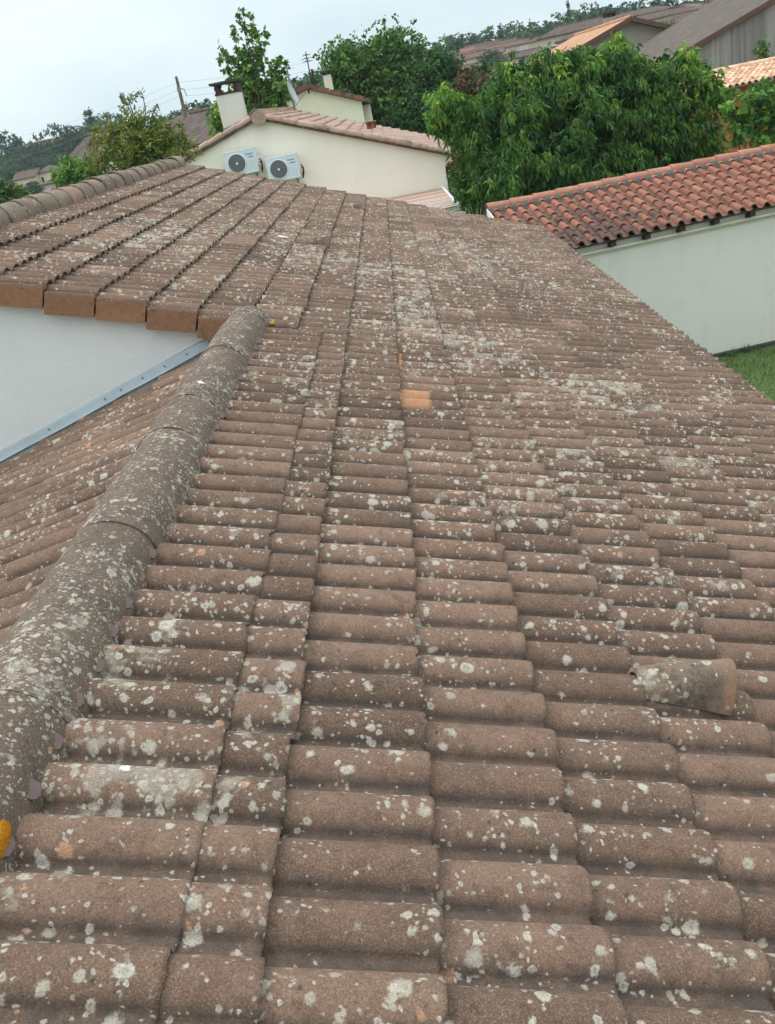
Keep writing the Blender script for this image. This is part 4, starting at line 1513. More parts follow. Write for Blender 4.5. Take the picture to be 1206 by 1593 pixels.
canal_roof(mb, oorg + onm * 0.02, osl, od, onm, oL, OW, 0.21, 0.335, 0.059, 9, tonejit=0.24, lift=0.030,
           alfun=lambda x, t: float(np.clip(0.10 + 0.42 * t ** 1.5 + 0.35 * math.sin(x * 0.9 + 0.6) * t + RNG.normal(0, 0.12) + (0.3 if x > 6 else 0), 0, 1)))
p = []
for h_ in (-0.045, -0.003):
    for (s, x_) in ((0, 0.01), (oL - 0.06, 0.01), (oL - 0.06, OW), (0, OW)):
        p.append(oorg + s * osl + x_ * od + h_ * onm)
mb.hexa(p, 0, (0.1, 0.9, 0, 0.9))
orf = mb.build('roof', 'clay', ob)
# ridge: half-round tiles, each bedded on mortar
x_ = -0.02
i = 0
while x_ < OW:
    c0 = oorg + od * x_ + np.array([0, 0, 0.055 + 0.012])
    c1 = oorg + od * (x_ + 0.46) + np.array([0, 0, 0.055])
    ridge_piece('ridge_tile', orf, 'clay_ridge', c0, c1, 0.100, 0.088, -12, 192, 16, 4, 0.014, float(RNG.uniform(0.3, 0.8)), float(RNG.uniform(0.0, 0.45)), 0, 0.0015)
    x_ += 0.43
mb = MB()
N = 120
xs = np.linspace(0.0, OW, N)
G = []
for x_ in xs:
    wv = 0.012 * math.sin(x_ * 30) + 0.008 * math.sin(x_ * 13.7)
    G.append([oorg + od * x_ + osl * s + onm * h for s, h in ((0.02, 0.10), (0.10 + wv * 0.6, 0.092 + wv), (0.155 + wv, 0.075 + wv), (0.185 + wv * 1.5, 0.01))])
mb.grid(np.array(G), 0, True)
mb.build('ridge_mortar', 'mortar_dark', orf)
mb = MB()
mb.prism([oorg - od * 0.03 + osl * 0.0 + onm * -0.05, oorg - od * 0.03 + osl * oL * 0.98 + onm * -0.05, oorg - od * 0.03 + osl * oL * 0.98 + onm * 0.02, oorg - od * 0.03 + osl * 0.0 + onm * 0.07], od * 0.022, 0)
mb.build('verge_board', 'white', orf)
# rafter tails under the eave
for px_ in (948, 1004, 1061, 1118, 1178, 1240):
    d = at(px_, 372 - (px_ - 948) * 0.21, 15.4)
    a_ = (d - OB0) @ od
    mb = MB()
    q = [W_(a_ - 0.045, -0.17, zeave - 0.115), W_(a_ + 0.045, -0.17, zeave - 0.115), W_(a_ + 0.045, -0.002, zeave - 0.15), W_(a_ - 0.045, -0.002, zeave - 0.15)]
    q2 = [W_(a_ - 0.045, -0.17, zeave - 0.045), W_(a_ + 0.045, -0.17, zeave - 0.045), W_(a_ + 0.045, -0.002, zeave + 0.005), W_(a_ - 0.045, -0.002, zeave + 0.005)]
    mb.hexa(q + q2, 0)
    mb.build('rafter_tail', 'darkwood', ob)
# cream pipe along the wall, with collars
mb = MB()
mb.tube([W_(0.2, -0.045, zg), W_(OW, -0.045, zg)], 0.028, 10)
mb.tube([W_(0.2, -0.03, zg - 0.045), W_(OW, -0.03, zg - 0.045)], 0.008, 6)
pp = mb.build('wall_pipe', 'plast', ob)
for px_ in (1000, 1065, 1150):
    d = at(px_, 380, 15.4)
    a_ = (d - OB0) @ od
    mb = MB()
    mb.tube([W_(a_ - 0.04, -0.045, zg), W_(a_ + 0.04, -0.045, zg)], 0.036, 10)
    mb.build('pipe_collar', 'plast', pp)


# ------------------------------------------------------------------ foliage
def crown(mb, blobs, nshoot, per, leaf, wid, pal, droop=0.5, spread=0.25, shell=0.45, seed=1, bend=0.25, up=0.0, clump=0.0, nclump=0):
    """leaf-sized bent faces on short shoots spread through the blobs (cx, cy, cz, rx, ry, rz)"""
    rg = np.random.default_rng(seed)
    B = np.array(blobs, float)
    vol = (B[:, 3] * B[:, 4] * B[:, 5]) ** 0.75
    bi = rg.choice(len(B), nshoot, p=vol / vol.sum())
    d = rg.normal(size=(nshoot, 3))
    d /= np.linalg.norm(d, axis=1)[:, None]
    rad = 0.93 - shell * rg.random(nshoot) ** 1.6
    rad *= rg.uniform(0.85, 1.04, nshoot)
    base = B[bi, :3] + d * rad[:, None] * B[bi, 3:6]
    if clump:
        ci = rg.choice(len(B), nclump, p=vol / vol.sum())
        dc = rg.normal(size=(nclump, 3))
        dc /= np.linalg.norm(dc, axis=1)[:, None]
        cen = B[ci, :3] + dc * B[ci, 3:6] * (0.95 - 0.45 * rg.random(nclump) ** 1.5)[:, None]
        wh = rg.integers(0, nclump, nshoot)
        q = rg.normal(0, 1, (nshoot, 3)) * np.array([0.5, 0.5, 0.36])
        base = cen[wh] + q * clump * rg.uniform(0.6, 1.25, nclump)[wh][:, None]
        d = dc[wh] * 0.7 + q * 0.5
    outd = d * 0.8 + rg.normal(0, 0.35, (nshoot, 3))
    outd[:, 2] += 0.25 + up
    outd /= np.linalg.norm(outd, axis=1)[:, None]
    # keep runs of colour per shoot
    P_ = np.array(pal, float)
    shc = rg.integers(0, len(P_), nshoot)
    t = rg.random((nshoot, per))
    pos = base[:, None, :] + outd[:, None, :] * (t[..., None] * spread * 1.15) + rg.normal(0, spread * 0.22, (nshoot, per, 3))
    pos[..., 2] -= droop * spread * t ** 2
    ld = outd[:, None, :] * 0.5 + rg.normal(0, 0.65, (nshoot, per, 3))
    ld[..., 2] -= droop * 1.4
    ld /= np.linalg.norm(ld, axis=2)[..., None]
    nrm = rg.normal(0, 1, (nshoot, per, 3))
    nrm[..., 2] += 0.8
    sd_ = np.cross(ld, nrm)
    sd_ /= np.linalg.norm(sd_, axis=2)[..., None] + 1e-9
    nn = np.cross(sd_, ld)
    n = nshoot * per
    pos, ld, sd_, nn = [a.reshape(n, 3) for a in (pos, ld, sd_, nn)]
    L_ = leaf * rg.uniform(0.65, 1.2, n)[:, None]
    Wd = wid * rg.uniform(0.7, 1.15, n)[:, None]
    bd = bend * L_ * np.sign(nn[:, 2:3])
    V = np.empty((n, 6, 3))
    V[:, 0] = pos
    V[:, 1] = pos + ld * L_ * 0.38 + sd_ * Wd * 0.5
    V[:, 2] = pos + ld * L_ * 0.42 - nn * bd * 0.12
    V[:, 3] = pos + ld * L_ * 0.38 - sd_ * Wd * 0.5
    V[:, 4] = pos + ld * L_ * 0.75 + sd_ * Wd * 0.28 - nn * bd * 0.4
    V[:, 5] = pos + ld * L_ - nn * bd
    o = np.arange(n)[:, None] * 6
    q = np.concatenate([o + np.array([0, 1, 2, 3])], 0)
    t3 = np.concatenate([o + np.array([1, 4, 2]), o + np.array([2, 4, 5]), o + np.array([2, 5, 3])], 0)
    c = P_[np.repeat(shc, per)]
    c = c * rg.uniform(0.75, 1.25, (n, 1))
    cc = np.concatenate([c, np.ones((n, 1))], 1)
    cc = np.repeat(cc, 6, axis=0)
    n0 = mb.n
    mb.v.append(V.reshape(-1, 3))
    mb.c.append(cc.astype(np.float32))
    mb.f.append((q + n0, 0, False))
    mb.f.append((t3 + n0, 0, False))
    mb.n += n * 6


def limbs(mb, base, tops, r0, seed=0):
    rg = np.random.default_rng(seed)
    base = np.array(base, float)
    tops = [np.array(t, float) for t in tops]
    mid = base + (np.mean(tops, axis=0) - base) * 0.45
    mid[2] = base[2] + (np.mean(tops, axis=0)[2] - base[2]) * 0.45
    mb.tube([base - [0, 0, 0.3], base + [0, 0, 0.05], base * 0.5 + mid * 0.5 + rg.normal(0, 0.04, 3), mid], [r0 * 1.35, r0 * 1.1, r0 * 0.85, r0 * 0.7], 10)
    for t in tops:
        m1 = mid * 0.5 + t * 0.5 + rg.normal(0, 0.08, 3) * np.linalg.norm(t - mid) * 0.5
        mb.tube([mid - [0, 0, 0.05], m1, t], [r0 * 0.55, r0 * 0.33, r0 * 0.08], 7)
        for _ in range(3):
            a = m1 + (t - m1) * rg.uniform(0, 0.7)
            b = a + rg.normal(0, 0.16, 3) * np.linalg.norm(t - mid) * 0.5 + np.array([0, 0, 0.05])
            mb.tube([a, (a + b) / 2 + rg.normal(0, 0.03, 3), b], [r0 * 0.22, r0 * 0.14, r0 * 0.04], 5)


def tree(name, label, cat, base, blobs, nshoot, per, leaf, wid, pal, droop=0.4, spread=0.25, shell=0.5, seed=1, r0=0.12, mat='leaf', group=None, up=0.0, bend=0.25, clump=0.0, nclump=0):
    o = thing(name, label, cat, tuple(base), group)
    m = MB()
    crown(m, blobs, nshoot, per, leaf, wid, pal, droop, spread, shell, seed, bend, up, clump, nclump)
    m.build('crown', mat, o)
    m = MB()
    limbs(m, base, [b[:3] + np.array([0, 0, b[5] * 0.3]) for b in np.array(blobs, float)[:9]], r0, seed)
    m.build('trunk', 'bark', o)
    return o


G_DARK = (0.024, 0.064, 0.018)
G_MID = (0.046, 0.112, 0.028)
G_LIGHT = (0.11, 0.21, 0.042)
G_YEL = (0.19, 0.28, 0.05)
# cherry tree
CYT = 21.0
def bl(x, y, Y, rx, ry=None, rz=None):
    p_ = at(x, y, Y)
    return (p_[0], p_[1], p_[2], rx, ry or rx, rz or rx)


def bp(x, y, Y, r, flat=1.0):
    """blob whose radius is r photograph pixels at that distance"""
    d = CAM @ np.array([(x - CX) / F_PX, (y - CY) / F_PX, 1.0])
    q = r * Y / d[1] / F_PX
    return bl(x, y, Y, q, q, q * flat)


cherry_blobs = [bp(*q[:2], CYT + q[3], q[2]) for q in (
    (905, 205, 100, 0), (830, 215, 88, -0.3), (985, 195, 88, 0), (782, 195, 62, -0.3), (1040, 200, 54, 0.1), (870, 142, 50, 0), (950, 128, 56, 0), (1012, 132, 44, 0),
    (820, 150, 42, -0.2), (742, 188, 30, -0.4), (716, 172, 17, -0.4), (800, 268, 58, -1), (880, 270, 70, -1), (775, 262, 38, -1), (958, 92, 22, 0),
    (868, 112, 22, 0), (1085, 212, 34, 0), (790, 130, 20, 0), (1045, 100, 20, 0), (915, 110, 25, 0), (1098, 130, 11, 0), (960, 265, 60, -0.5), (1085, 98, 12, 0), (845, 108, 16, 0), (800, 112, 13, 0), (1100, 180, 18, 0))]
cb_ = at(905, 300, CYT)
cherry = thing('cherry_tree', 'big dense cherry tree with long drooping leaves behind the orange-tiled outbuilding', 'tree', (cb_[0], CYT, 0))
m = MB()
crown(m, cherry_blobs, 3400, 12, 0.155, 0.042, [(0.038, 0.092, 0.026), (0.05, 0.11, 0.028), (0.068, 0.14, 0.032), (0.028, 0.072, 0.022), (0.09, 0.17, 0.038)], 0.95, 0.17, 0.42, 3, 0.4, 0.0, 0.40, 210)
crown(m, cherry_blobs, 700, 12, 0.19, 0.07, [G_DARK, (0.018, 0.05, 0.018)], 0.75, 0.25, 0.7, 4, 0.3)  # inner leaves, crown shade painted into their darker colour
# upright young shoots along the top, paler as new growth and as painted top light
for (x, y) in ((958, 50), (948, 72), (870, 84), (800, 98), (818, 112), (1003, 92), (1070, 66), (1096, 104), (690, 150), (1040, 92), (905, 94), (775, 128), (845, 106), (925, 84), (1118, 122), (684, 140), (955, 62), (872, 96), (985, 86), (1025, 96), (835, 118), (890, 100)):
    p_ = at(x, y + 10, CYT + RNG.uniform(-0.5, 0.3))
    crown(m, [(p_[0], p_[1], p_[2] - 0.10, 0.16, 0.16, 0.30)], 15, 8, 0.17, 0.055, [G_LIGHT, G_YEL, (0.10, 0.20, 0.045)], 0.7, 0.10, 0.9, int(x), 0.35)
    p2 = at(x, y + 34, CYT)
    crown(m, [(p2[0], p2[1], p2[2], 0.26, 0.28, 0.34)], 26, 9, 0.17, 0.058, [G_LIGHT, G_MID, (0.08, 0.17, 0.04)], 0.7, 0.14, 0.8, int(x) + 1, 0.35)
for (x, y) in ((712, 172), (722, 198), (1098, 128), (690, 158)):
    p2 = at(x, y, CYT)
    crown(m, [(p2[0], p2[1], p2[2], 0.33, 0.4, 0.36)], 40, 10, 0.17, 0.058, [G_LIGHT, G_MID], 0.75, 0.14, 0.8, int(x) + 2, 0.35)
m.build('crown', 'leaf', cherry)
m = MB()
limbs(m, (cb_[0], CYT, 0), [np.array(b[:3]) for b in cherry_blobs[:9]], 0.17, 3)
m.build('trunk', 'bark', cherry)

# fig-like shrub at the right edge
SY = 19.5
bz = [bp(1168, 165, SY, 30), bp(1196, 152, SY, 28), bp(1150, 190, SY, 20), bp(1192, 190, SY, 30), bp(1225, 170, SY, 40), bp(1135, 172, SY, 14), bp(1160, 215, SY, 18), bp(1205, 222, SY, 18)]
pb = at(1170, 250, SY)
tree('fig_bush', 'light green broad-leaved bush against the orange brick wall at the right', 'bush', (pb[0], SY, 0), bz, 230, 8, 0.15, 0.10,
     [G_LIGHT, G_MID, (0.075, 0.165, 0.045), (0.05, 0.13, 0.035)], 0.45, 0.16, 0.75, 21, 0.05)
# loquat-like tree on the left
LY = 19.5
G_OL = (0.075, 0.105, 0.028)
bz = [bp(*q[:2], LY, q[2]) for q in ((225, 225, 48), (180, 240, 34), (262, 232, 34), (215, 258, 44), (248, 200, 22), (165, 212, 17), (207, 196, 20), (288, 222, 16), (198, 162, 9), (148, 212, 9), (222, 146, 6), (155, 262, 20), (243, 168, 6), (200, 178, 8), (270, 205, 14), (140, 232, 8), (232, 178, 9), (185, 205, 14), (300, 238, 10))]
pb = at(215, 270, LY)
lq = tree('loquat_tree', 'olive green tree with stiff bronze-tipped leaves above the main ridge tiles', 'tree', (pb[0], LY, 0), bz, 800, 10, 0.105, 0.036,
          [(0.11, 0.15, 0.035), (0.075, 0.12, 0.03), (0.16, 0.18, 0.045), (0.18, 0.16, 0.045), (0.05, 0.09, 0.024)], 0.1, 0.11, 0.85, 31, 0.09, up=0.4)
for (x, y, x2, y2) in ((218, 200, 198, 150), (225, 195, 221, 143), (235, 200, 244, 163), (190, 225, 150, 212)):
    p0_, p1_ = at(x, y, LY), at(x2, y2, LY)
    m = MB()
    m.tube([p0_, (p0_ + p1_) / 2 + RNG.normal(0, 0.03, 3), p1_], [0.018, 0.012, 0.006], 6)
    m.build('branch', 'bark', lq)

# tulip-tree-like tall tree behind the chimney
TY = 34.0
bz = [bp(*q[:2], TY, q[2]) for q in ((379, 24, 10), (381, 48, 14), (366, 56, 8), (402, 60, 11), (393, 40, 8), (384, 78, 17), (366, 90, 13), (347, 76, 8), (350, 98, 10), (408, 88, 14), (388, 108, 22), (370, 118, 14), (420, 104, 10), (436, 98, 8), (440, 120, 12), (428, 128, 16), (395, 138, 30), (372, 158, 28), (415, 160, 32), (438, 150, 14), (385, 185, 34), (425, 185, 26), (447, 132, 7))]
pb = at(410, 230, TY)
tree('poplar_tree', 'tall airy light green tree standing behind the rough grey chimney', 'tree', (pb[0], TY, 0), bz, 620, 9, 0.165, 0.13,
     [(0.07, 0.15, 0.04), (0.10, 0.19, 0.05), (0.135, 0.235, 0.06), (0.055, 0.125, 0.035)], 0.25, 0.13, 0.85, 41, 0.10, up=0.3)
p_ = at(345, 178, 26.6)
tree('ivy_bush', 'small bright green bush peeping out left of the grey chimney', 'bush', (at(345, 215, 26.6)[0], 26.6, 0), [bl(343, 180, 26.6, 0.28, 0.3, 0.30), bl(338, 195, 26.6, 0.22, 0.3, 0.25), bl(348, 165, 26.6, 0.12, 0.12, 0.16)], 90, 9, 0.13, 0.07,
     [G_LIGHT, G_YEL, G_MID], 0.3, 0.12, 0.8, 44, 0.04)

# middle trees
TM = 47.0
bz = [bp(*q[:2], TM, q[2]) for q in ((575, 115, 48), (540, 125, 34), (612, 110, 40), (590, 85, 28), (560, 95, 32), (640, 125, 36), (605, 160, 52), (650, 160, 46), (528, 100, 16), (655, 102, 16), (600, 200, 50), (545, 78, 18), (610, 78, 20), (518, 130, 20), (630, 92, 18), (580, 66, 12))]
pb = at(590, 220, TM)
tree('broadleaf_tree', 'wide mid-green tree rising behind the slim cream chimney', 'tree', (pb[0], TM, 0), bz, 2400, 10, 0.20, 0.13,
     [(0.045, 0.105, 0.03), (0.065, 0.135, 0.036), (0.085, 0.165, 0.045), (0.035, 0.082, 0.025), (0.11, 0.19, 0.05)], 0.3, 0.26, 0.55, 51, 0.22, 'leaf', clump=0.75, nclump=130)
TN = 42.0
bz = [bp(*q[:2], TN, q[2]) for q in ((690, 155, 46), (650, 185, 40), (722, 150, 32), (695, 118, 26), (668, 135, 26), (748, 170, 30), (690, 205, 54), (640, 212, 36), (745, 212, 36), (690, 100, 12), (760, 130, 26))]
pb = at(690, 240, TN)
tree('dark_tree', 'darker green tree between the wide mid-green tree and the cherry', 'tree', (pb[0], TN, 0), bz, 2200, 10, 0.18, 0.11,
     [(0.022, 0.062, 0.022), (0.03, 0.078, 0.026), (0.042, 0.10, 0.03), (0.018, 0.05, 0.018)], 0.35, 0.22, 0.6, 52, 0.2, 'leaf', clump=0.62, nclump=120)
TP = 37.0
bz = [bp(*q[:2], TP, q[2]) for q in ((735, 132, 22), (715, 146, 16), (752, 150, 20), (730, 165, 24), (722, 120, 10))]
pb = at(735, 200, TP)
tree('plum_tree', 'reddish-brown leaved plum tree in front of the dark green tree', 'tree', (pb[0], TP, 0), bz, 420, 10, 0.16, 0.09,
     [(0.075, 0.05, 0.032), (0.10, 0.062, 0.042), (0.06, 0.058, 0.028), (0.05, 0.075, 0.025)], 0.3, 0.2, 0.7, 53, 0.1)
bz = [bl(745, 232, 23.5, 0.42, 0.4, 0.36), bl(728, 245, 23.5, 0.3, 0.3, 0.3)]
tree('laurel_bush', 'small yellow-green bush beside the right eave of the cream gable', 'bush', (at(735, 262, 22.6)[0], 22.6, 0), [bp(724, 226, 22.6, 13), bp(738, 232, 22.6, 13), bp(722, 213, 22.6, 7)], 110, 9, 0.11, 0.055, [G_YEL, (0.20, 0.27, 0.05), G_LIGHT], 0.2, 0.11, 0.8, 61, 0.04)
tree('photinia_bush', 'rusty red bush at the corner of the cream gable wall', 'bush', (at(728, 270, 22.3)[0], 22.3, 0), [bp(730, 253, 22.3, 15), bp(748, 256, 22.2, 13), bp(712, 252, 22.4, 9)], 150, 9, 0.11, 0.05, [(0.17, 0.06, 0.035), (0.12, 0.055, 0.028), (0.06, 0.10, 0.03), (0.14, 0.09, 0.035)], 0.3, 0.11, 0.8, 62, 0.04)
tree('hedge_bush', 'leafy dark bush right of the striped pink awning', 'bush', (at(740, 300, 21.8)[0], 21.8, 0), [bp(726, 284, 21.8, 20), bp(748, 295, 21.7, 24), bp(714, 275, 22.1, 12), bp(765, 280, 21.6, 26), bp(738, 272, 22.0, 16), bp(722, 305, 21.8, 14)], 420, 10, 0.12, 0.05,
     [G_MID, G_DARK, (0.05, 0.12, 0.03), (0.08, 0.16, 0.035)], 0.5, 0.13, 0.7, 63, 0.05)
BYL = 30.0
tree('round_bush', 'bright green rounded bush left of the olive green tree', 'bush', (at(120, 285, BYL)[0], BYL, 0), [bl(118, 268, BYL, 0.62, 0.6, 0.45), bl(135, 275, BYL, 0.5, 0.5, 0.3), bl(108, 278, BYL, 0.4, 0.4, 0.3), bl(150, 285, BYL, 0.6, 0.5, 0.3)], 300, 10, 0.15, 0.075,
     [G_MID, G_LIGHT, (0.05, 0.125, 0.03)], 0.3, 0.16, 0.7, 64, 0.06)
tree('garden_bush', 'dusty green bush at the left edge above the ridge tiles', 'bush', (at(20, 320, 34)[0], 34, 0), [bl(20, 308, 34, 0.65, 0.6, 0.42), bl(-8, 303, 34, 0.6, 0.6, 0.55), bl(42, 314, 34, 0.4, 0.45, 0.28)], 330, 10, 0.17, 0.08,
     [(0.05, 0.085, 0.03), (0.065, 0.105, 0.035), (0.04, 0.075, 0.028)], 0.3, 0.18, 0.7, 65, 0.06)
tree('wall_sapling', 'young leafy sapling growing against the streaked grey gable', 'plant', (at(1187, 105, 44)[0], 44, at(1187, 130, 44)[2]), [bl(1185, 72, 44, 0.22, 0.2, 0.36), bl(1190, 92, 44, 0.26, 0.2, 0.3)], 60, 9, 0.16, 0.07, [G_MID, G_LIGHT], 0.4, 0.14, 0.9, 66, 0.03)

# ------------------------------------------------------------------ houses at the right
# low house with salmon canal tiles and orange brick walls
PY_ = 38.0
e0, e1_ = at(1062, 152, PY_), at(1139, 145, PY_)
pd = np.array([1.0, 0.10, 0])
pd /= np.linalg.norm(pd)
py = np.array([-pd[1], pd[0], 0])
b0 = np.array([e0[0], PY_, 0])
lo = thing('brick_house', 'low orange brick house with freshly laid salmon canal tiles behind the cherry', 'house', tuple(b0))
zE = e0[2] + 0.02
WW, DD = 11.0, 3.3
zR = at(1100, 117, PY_ + DD + 0.3)[2]
Wp = lambda a, b, z: b0 + pd * a + py * b + np.array([0, 0, z])
mb = MB()
mb.hexa([Wp(0.3, 0.45, -1), Wp(WW, 0.45, -1), Wp(WW, DD + 2, -1), Wp(0.3, DD + 2, -1), Wp(0.3, 0.45, zE - 0.02), Wp(WW, 0.45, zE - 0.02), Wp(WW, DD + 2, zE - 0.02), Wp(0.3, DD + 2, zE - 0.02)], 0)
mb.build('wall', 'brickwall', lo)
psl = Wp(0, 0, zE) - Wp(0, DD, zR)
pL = np.linalg.norm(psl)
psl /= pL
pnm = np.cross(pd, -psl)
if pnm[2] < 0:
    pnm = -pnm
mb = MB()
canal_roof(mb, Wp(0, DD, zR), psl, pd, pnm, pL, WW, 0.25, 0.36, 0.085, 6, (0.0, 0.5), 0.33)
p = []
for h_ in (-0.06, -0.003):
    for (s, x_) in ((0, 0.01), (pL - 0.06, 0.01), (pL - 0.06, WW), (0, WW)):
        p.append(Wp(0, DD, zR) + s * psl + x_ * pd + h_ * pnm)
mb.hexa(p, 0, (0.1, 0.5, 0, 0.6))
lr = mb.build('roof', 'clay_pale', lo)
mb = MB()
for i in range(26):
    c0 = Wp(i * 0.42, DD, zR + 0.08)
    mb.tube([c0, c0 + pd * 0.45], [0.12, 0.105], 10, 0, True, (float(RNG.uniform(0.3, 0.9)), 0.1, 0, 0))
mb.build('ridge_tile', 'clay_pale', lr)

# house with streaked grey gable and brown roof
QY = 47.0
gq = thing('grey_house', 'house with vertically streaked grey gable wall and brown tiled roof, top right', 'house', (15, QY, 0))
v1 = at(1038, 100, QY)
v2 = at(1196, 7, QY)
v2b = at(1290, -48, QY)
rv = lambda x: v1[2] + (v2[2] - v1[2]) * (x - v1[0]) / (v2[0] - v1[0])
xl_, xr_q = v1[0] - 0.3, v2b[0] + 2.0
mb = MB()
mb.prism([(xl_ + 0.35, QY, -2), (xr_q, QY, -2), (xr_q, QY, rv(v2b[0])), (v2b[0], QY, rv(v2b[0])), (xl_ + 0.35, QY, rv(xl_ + 0.35) - 0.01)], (0, 6.0, 0), 0)
mb.build('wall', 'greywall', gq)
mb = MB()
gD = 15.0
a = [(xl_, QY - 0.2, rv(xl_)), (v2b[0], QY - 0.2, rv(v2b[0])), (v2b[0], QY + gD, rv(v2b[0])), (xl_, QY + gD, rv(xl_))]
mb.hexa([(q[0], q[1], q[2] + 0.012) for q in a] + [(q[0], q[1], q[2] + 0.15) for q in a], 0)
mb.hexa([(v2b[0] + 0.001, QY - 0.2, rv(v2b[0])), (xr_q, QY - 0.2, rv(v2b[0]) - 0.5), (xr_q, QY + gD, rv(v2b[0]) - 0.5), (v2b[0] + 0.001, QY + gD, rv(v2b[0])),
         (v2b[0] + 0.001, QY - 0.2, rv(v2b[0]) + .15), (xr_q, QY - 0.2, rv(v2b[0]) - 0.35), (xr_q, QY + gD, rv(v2b[0]) - 0.35), (v2b[0] + 0.001, QY + gD, rv(v2b[0]) + .15)], 0)
gqr = mb.build('roof', 'roof_grey', gq)
mb = MB()
mb.hexa([(xl_, QY - 0.26, rv(xl_) - 0.02), (v2b[0], QY - 0.26, rv(v2b[0]) - 0.02), (v2b[0], QY - 0.202, rv(v2b[0]) - 0.02), (xl_, QY - 0.202, rv(xl_) - 0.02),
         (xl_, QY - 0.26, rv(xl_) + 0.19), (v2b[0], QY - 0.26, rv(v2b[0]) + 0.19), (v2b[0], QY - 0.202, rv(v2b[0]) + 0.19), (xl_, QY - 0.202, rv(xl_) + 0.19)], 0)
mb.build('verge_board', 'brownwood', gqr)

# house with light orange roof, gable towards us
HY = 62.0
hg = thing('orange_roof_house', 'house with plain light orange roof and dark timber gable edge above the cherry', 'house', (14, HY, 2))
A_ = at(982, 31, HY)
Br = at(1047, 45, HY)
Bl = at(928, 66, HY)
A2 = at(895, 53, HY + 17)
B2 = at(800, 105, HY + 17)
mb = MB()
sgR = (A_[2] - Br[2]) / (Br[0] - A_[0])
xr2_ = Br[0] - 0.5
xl2_ = A_[0] - 4.6
mb.prism([(xl2_, HY + 0.5, -4), (xr2_, HY + 0.5, -4), (xr2_, HY + 0.5, A_[2] - sgR * (xr2_ - A_[0]) - 0.05), (A_[0], HY + 0.5, A_[2] - 0.05), (xl2_, HY + 0.5, A_[2] - 0.33 * 4.6 - 0.15)], (0, 14, 0), 0)
mb.build('wall', 'greige', hg)
mb = MB()
Ld = 5.4
back = np.array([A2[0] - A_[0], 17.0, 0]) * 1.0
lS = np.array([-Ld, 0.0, -0.33 * Ld])
a = [A_, A_ + back, A_ + back + lS, A_ + lS]
mb.hexa([q + np.array([0, 0, 0.01]) for q in a] + [q + np.array([0, 0, 0.16]) for q in a], 0)
rS = np.array([Br[0] - A_[0], 0, Br[2] - A_[2]])
a = [A_, A_ + rS, A_ + rS + back, A_ + back]
mb.hexa([q + np.array([0, 0, 0.01]) for q in a] + [q + np.array([0, 0, 0.16]) for q in a], 0)
mb.tube([A_ + np.array([0, -0.05, 0.17]), A_ + back + np.array([0, 0, 0.17])], 0.13, 8)
hr = mb.build('roof', 'roof_orange', hg)
mb = MB()
for vv in (lS, rS):
    q = [A_ + np.array([0, -0.08, -0.06]), A_ + vv + np.array([0, -0.08, -0.06]), A_ + vv + np.array([0, -0.08, 0.2]), A_ + np.array([0, -0.08, 0.2])]
    mb.prism(q if vv[0] > 0 else q[::-1], (0, 0.078, 0), 0)
mb.build('barge_board', 'brownwood', hr)
mb = MB()
hc = at(948, 30, HY + 9)
mb.box((hc[0] - 0.35, HY + 8.7, hc[2] - 1.2), (hc[0] + 0.35, HY + 9.3, hc[2] + 0.12), 0)
mb.box((hc[0] - 0.5, HY + 8.5, hc[2] + 0.33), (hc[0] + 0.5, HY + 9.5, hc[2] + 0.43), 1)
for sx in (-0.3, 0, 0.3):
    mb.box((hc[0] + sx - 0.07, HY + 8.7, hc[2] + 0.121), (hc[0] + sx + 0.07, HY + 9.3, hc[2] + 0.33), 1)
mb.build('chimney', ['greige', 'darkwood'], hr)

# ------------------------------------------------------------------ houses at the left
far_house('tiled_house', 'single-storey house with big dark brown roof and white gutter end, far left', (132, 252), 60, 4.2, 5.0, 2.6, -38, 'roof_darkbrown', 'cream', 'gable_x', 1.35)
far_house('tiled_barn', 'house with dark tiled roof and white bargeboard behind the olive green tree', (290, 226), 50, 4.0, 7.0, 2.8, -32, 'roof_darkbrown', 'greige', 'gable_x', 1.35)
far_house('low_roof_house', 'distant brown roof just behind the leaning timber pole', (290, 193), 85, 6.0, 6, 3, 0, 'roof_brown', 'beigewall', 'hip', 1.0)
far_house('cream_house', 'distant cream two-storey house with two small dark windows, left of frame', (71, 267), 205, 4.6, 5, 5.0, -8, 'roof_brown', 'sandwall', 'hip', 1.1,
          [(-1.1, 3.0, 0.6, 1.1), (1.2, 3.0, 0.6, 1.1)], None, 0.35)
far_house('cream_annexe', 'distant low cream wing left of the two-storey cream house', (38, 277), 204, 5.0, 5, 3.2, -8, 'roof_brown', 'sandwall', 'gable_x', 1.2, [(0.5, 0.6, 1.2, 1.6)], None, 0.35)
far_house('pink_house', 'distant pinkish house with two pale shutters in front of the cream one', (83, 284), 190, 5.0, 5, 3.2, -8, 'roof_brown', 'pinkwall', 'hip', 1.0,
          [(-1.1, 0.7, 0.7, 1.5, 's'), (1.2, 0.7, 0.7, 1.5, 's')], None, 0.35)
far_house('red_roof_house', 'distant house with reddish roof among the trees on the left hillside', (62, 231), 270, 12, 8, 3, -10, 'roof_red', 'pinkwall', 'gable_x', 1.7)
far_house('red_roof_annexe', 'distant small pink-walled house below the reddish roof on the left', (78, 239), 262, 7, 7, 3, -10, 'roof_red', 'pinkwall', 'hip', 1.1)

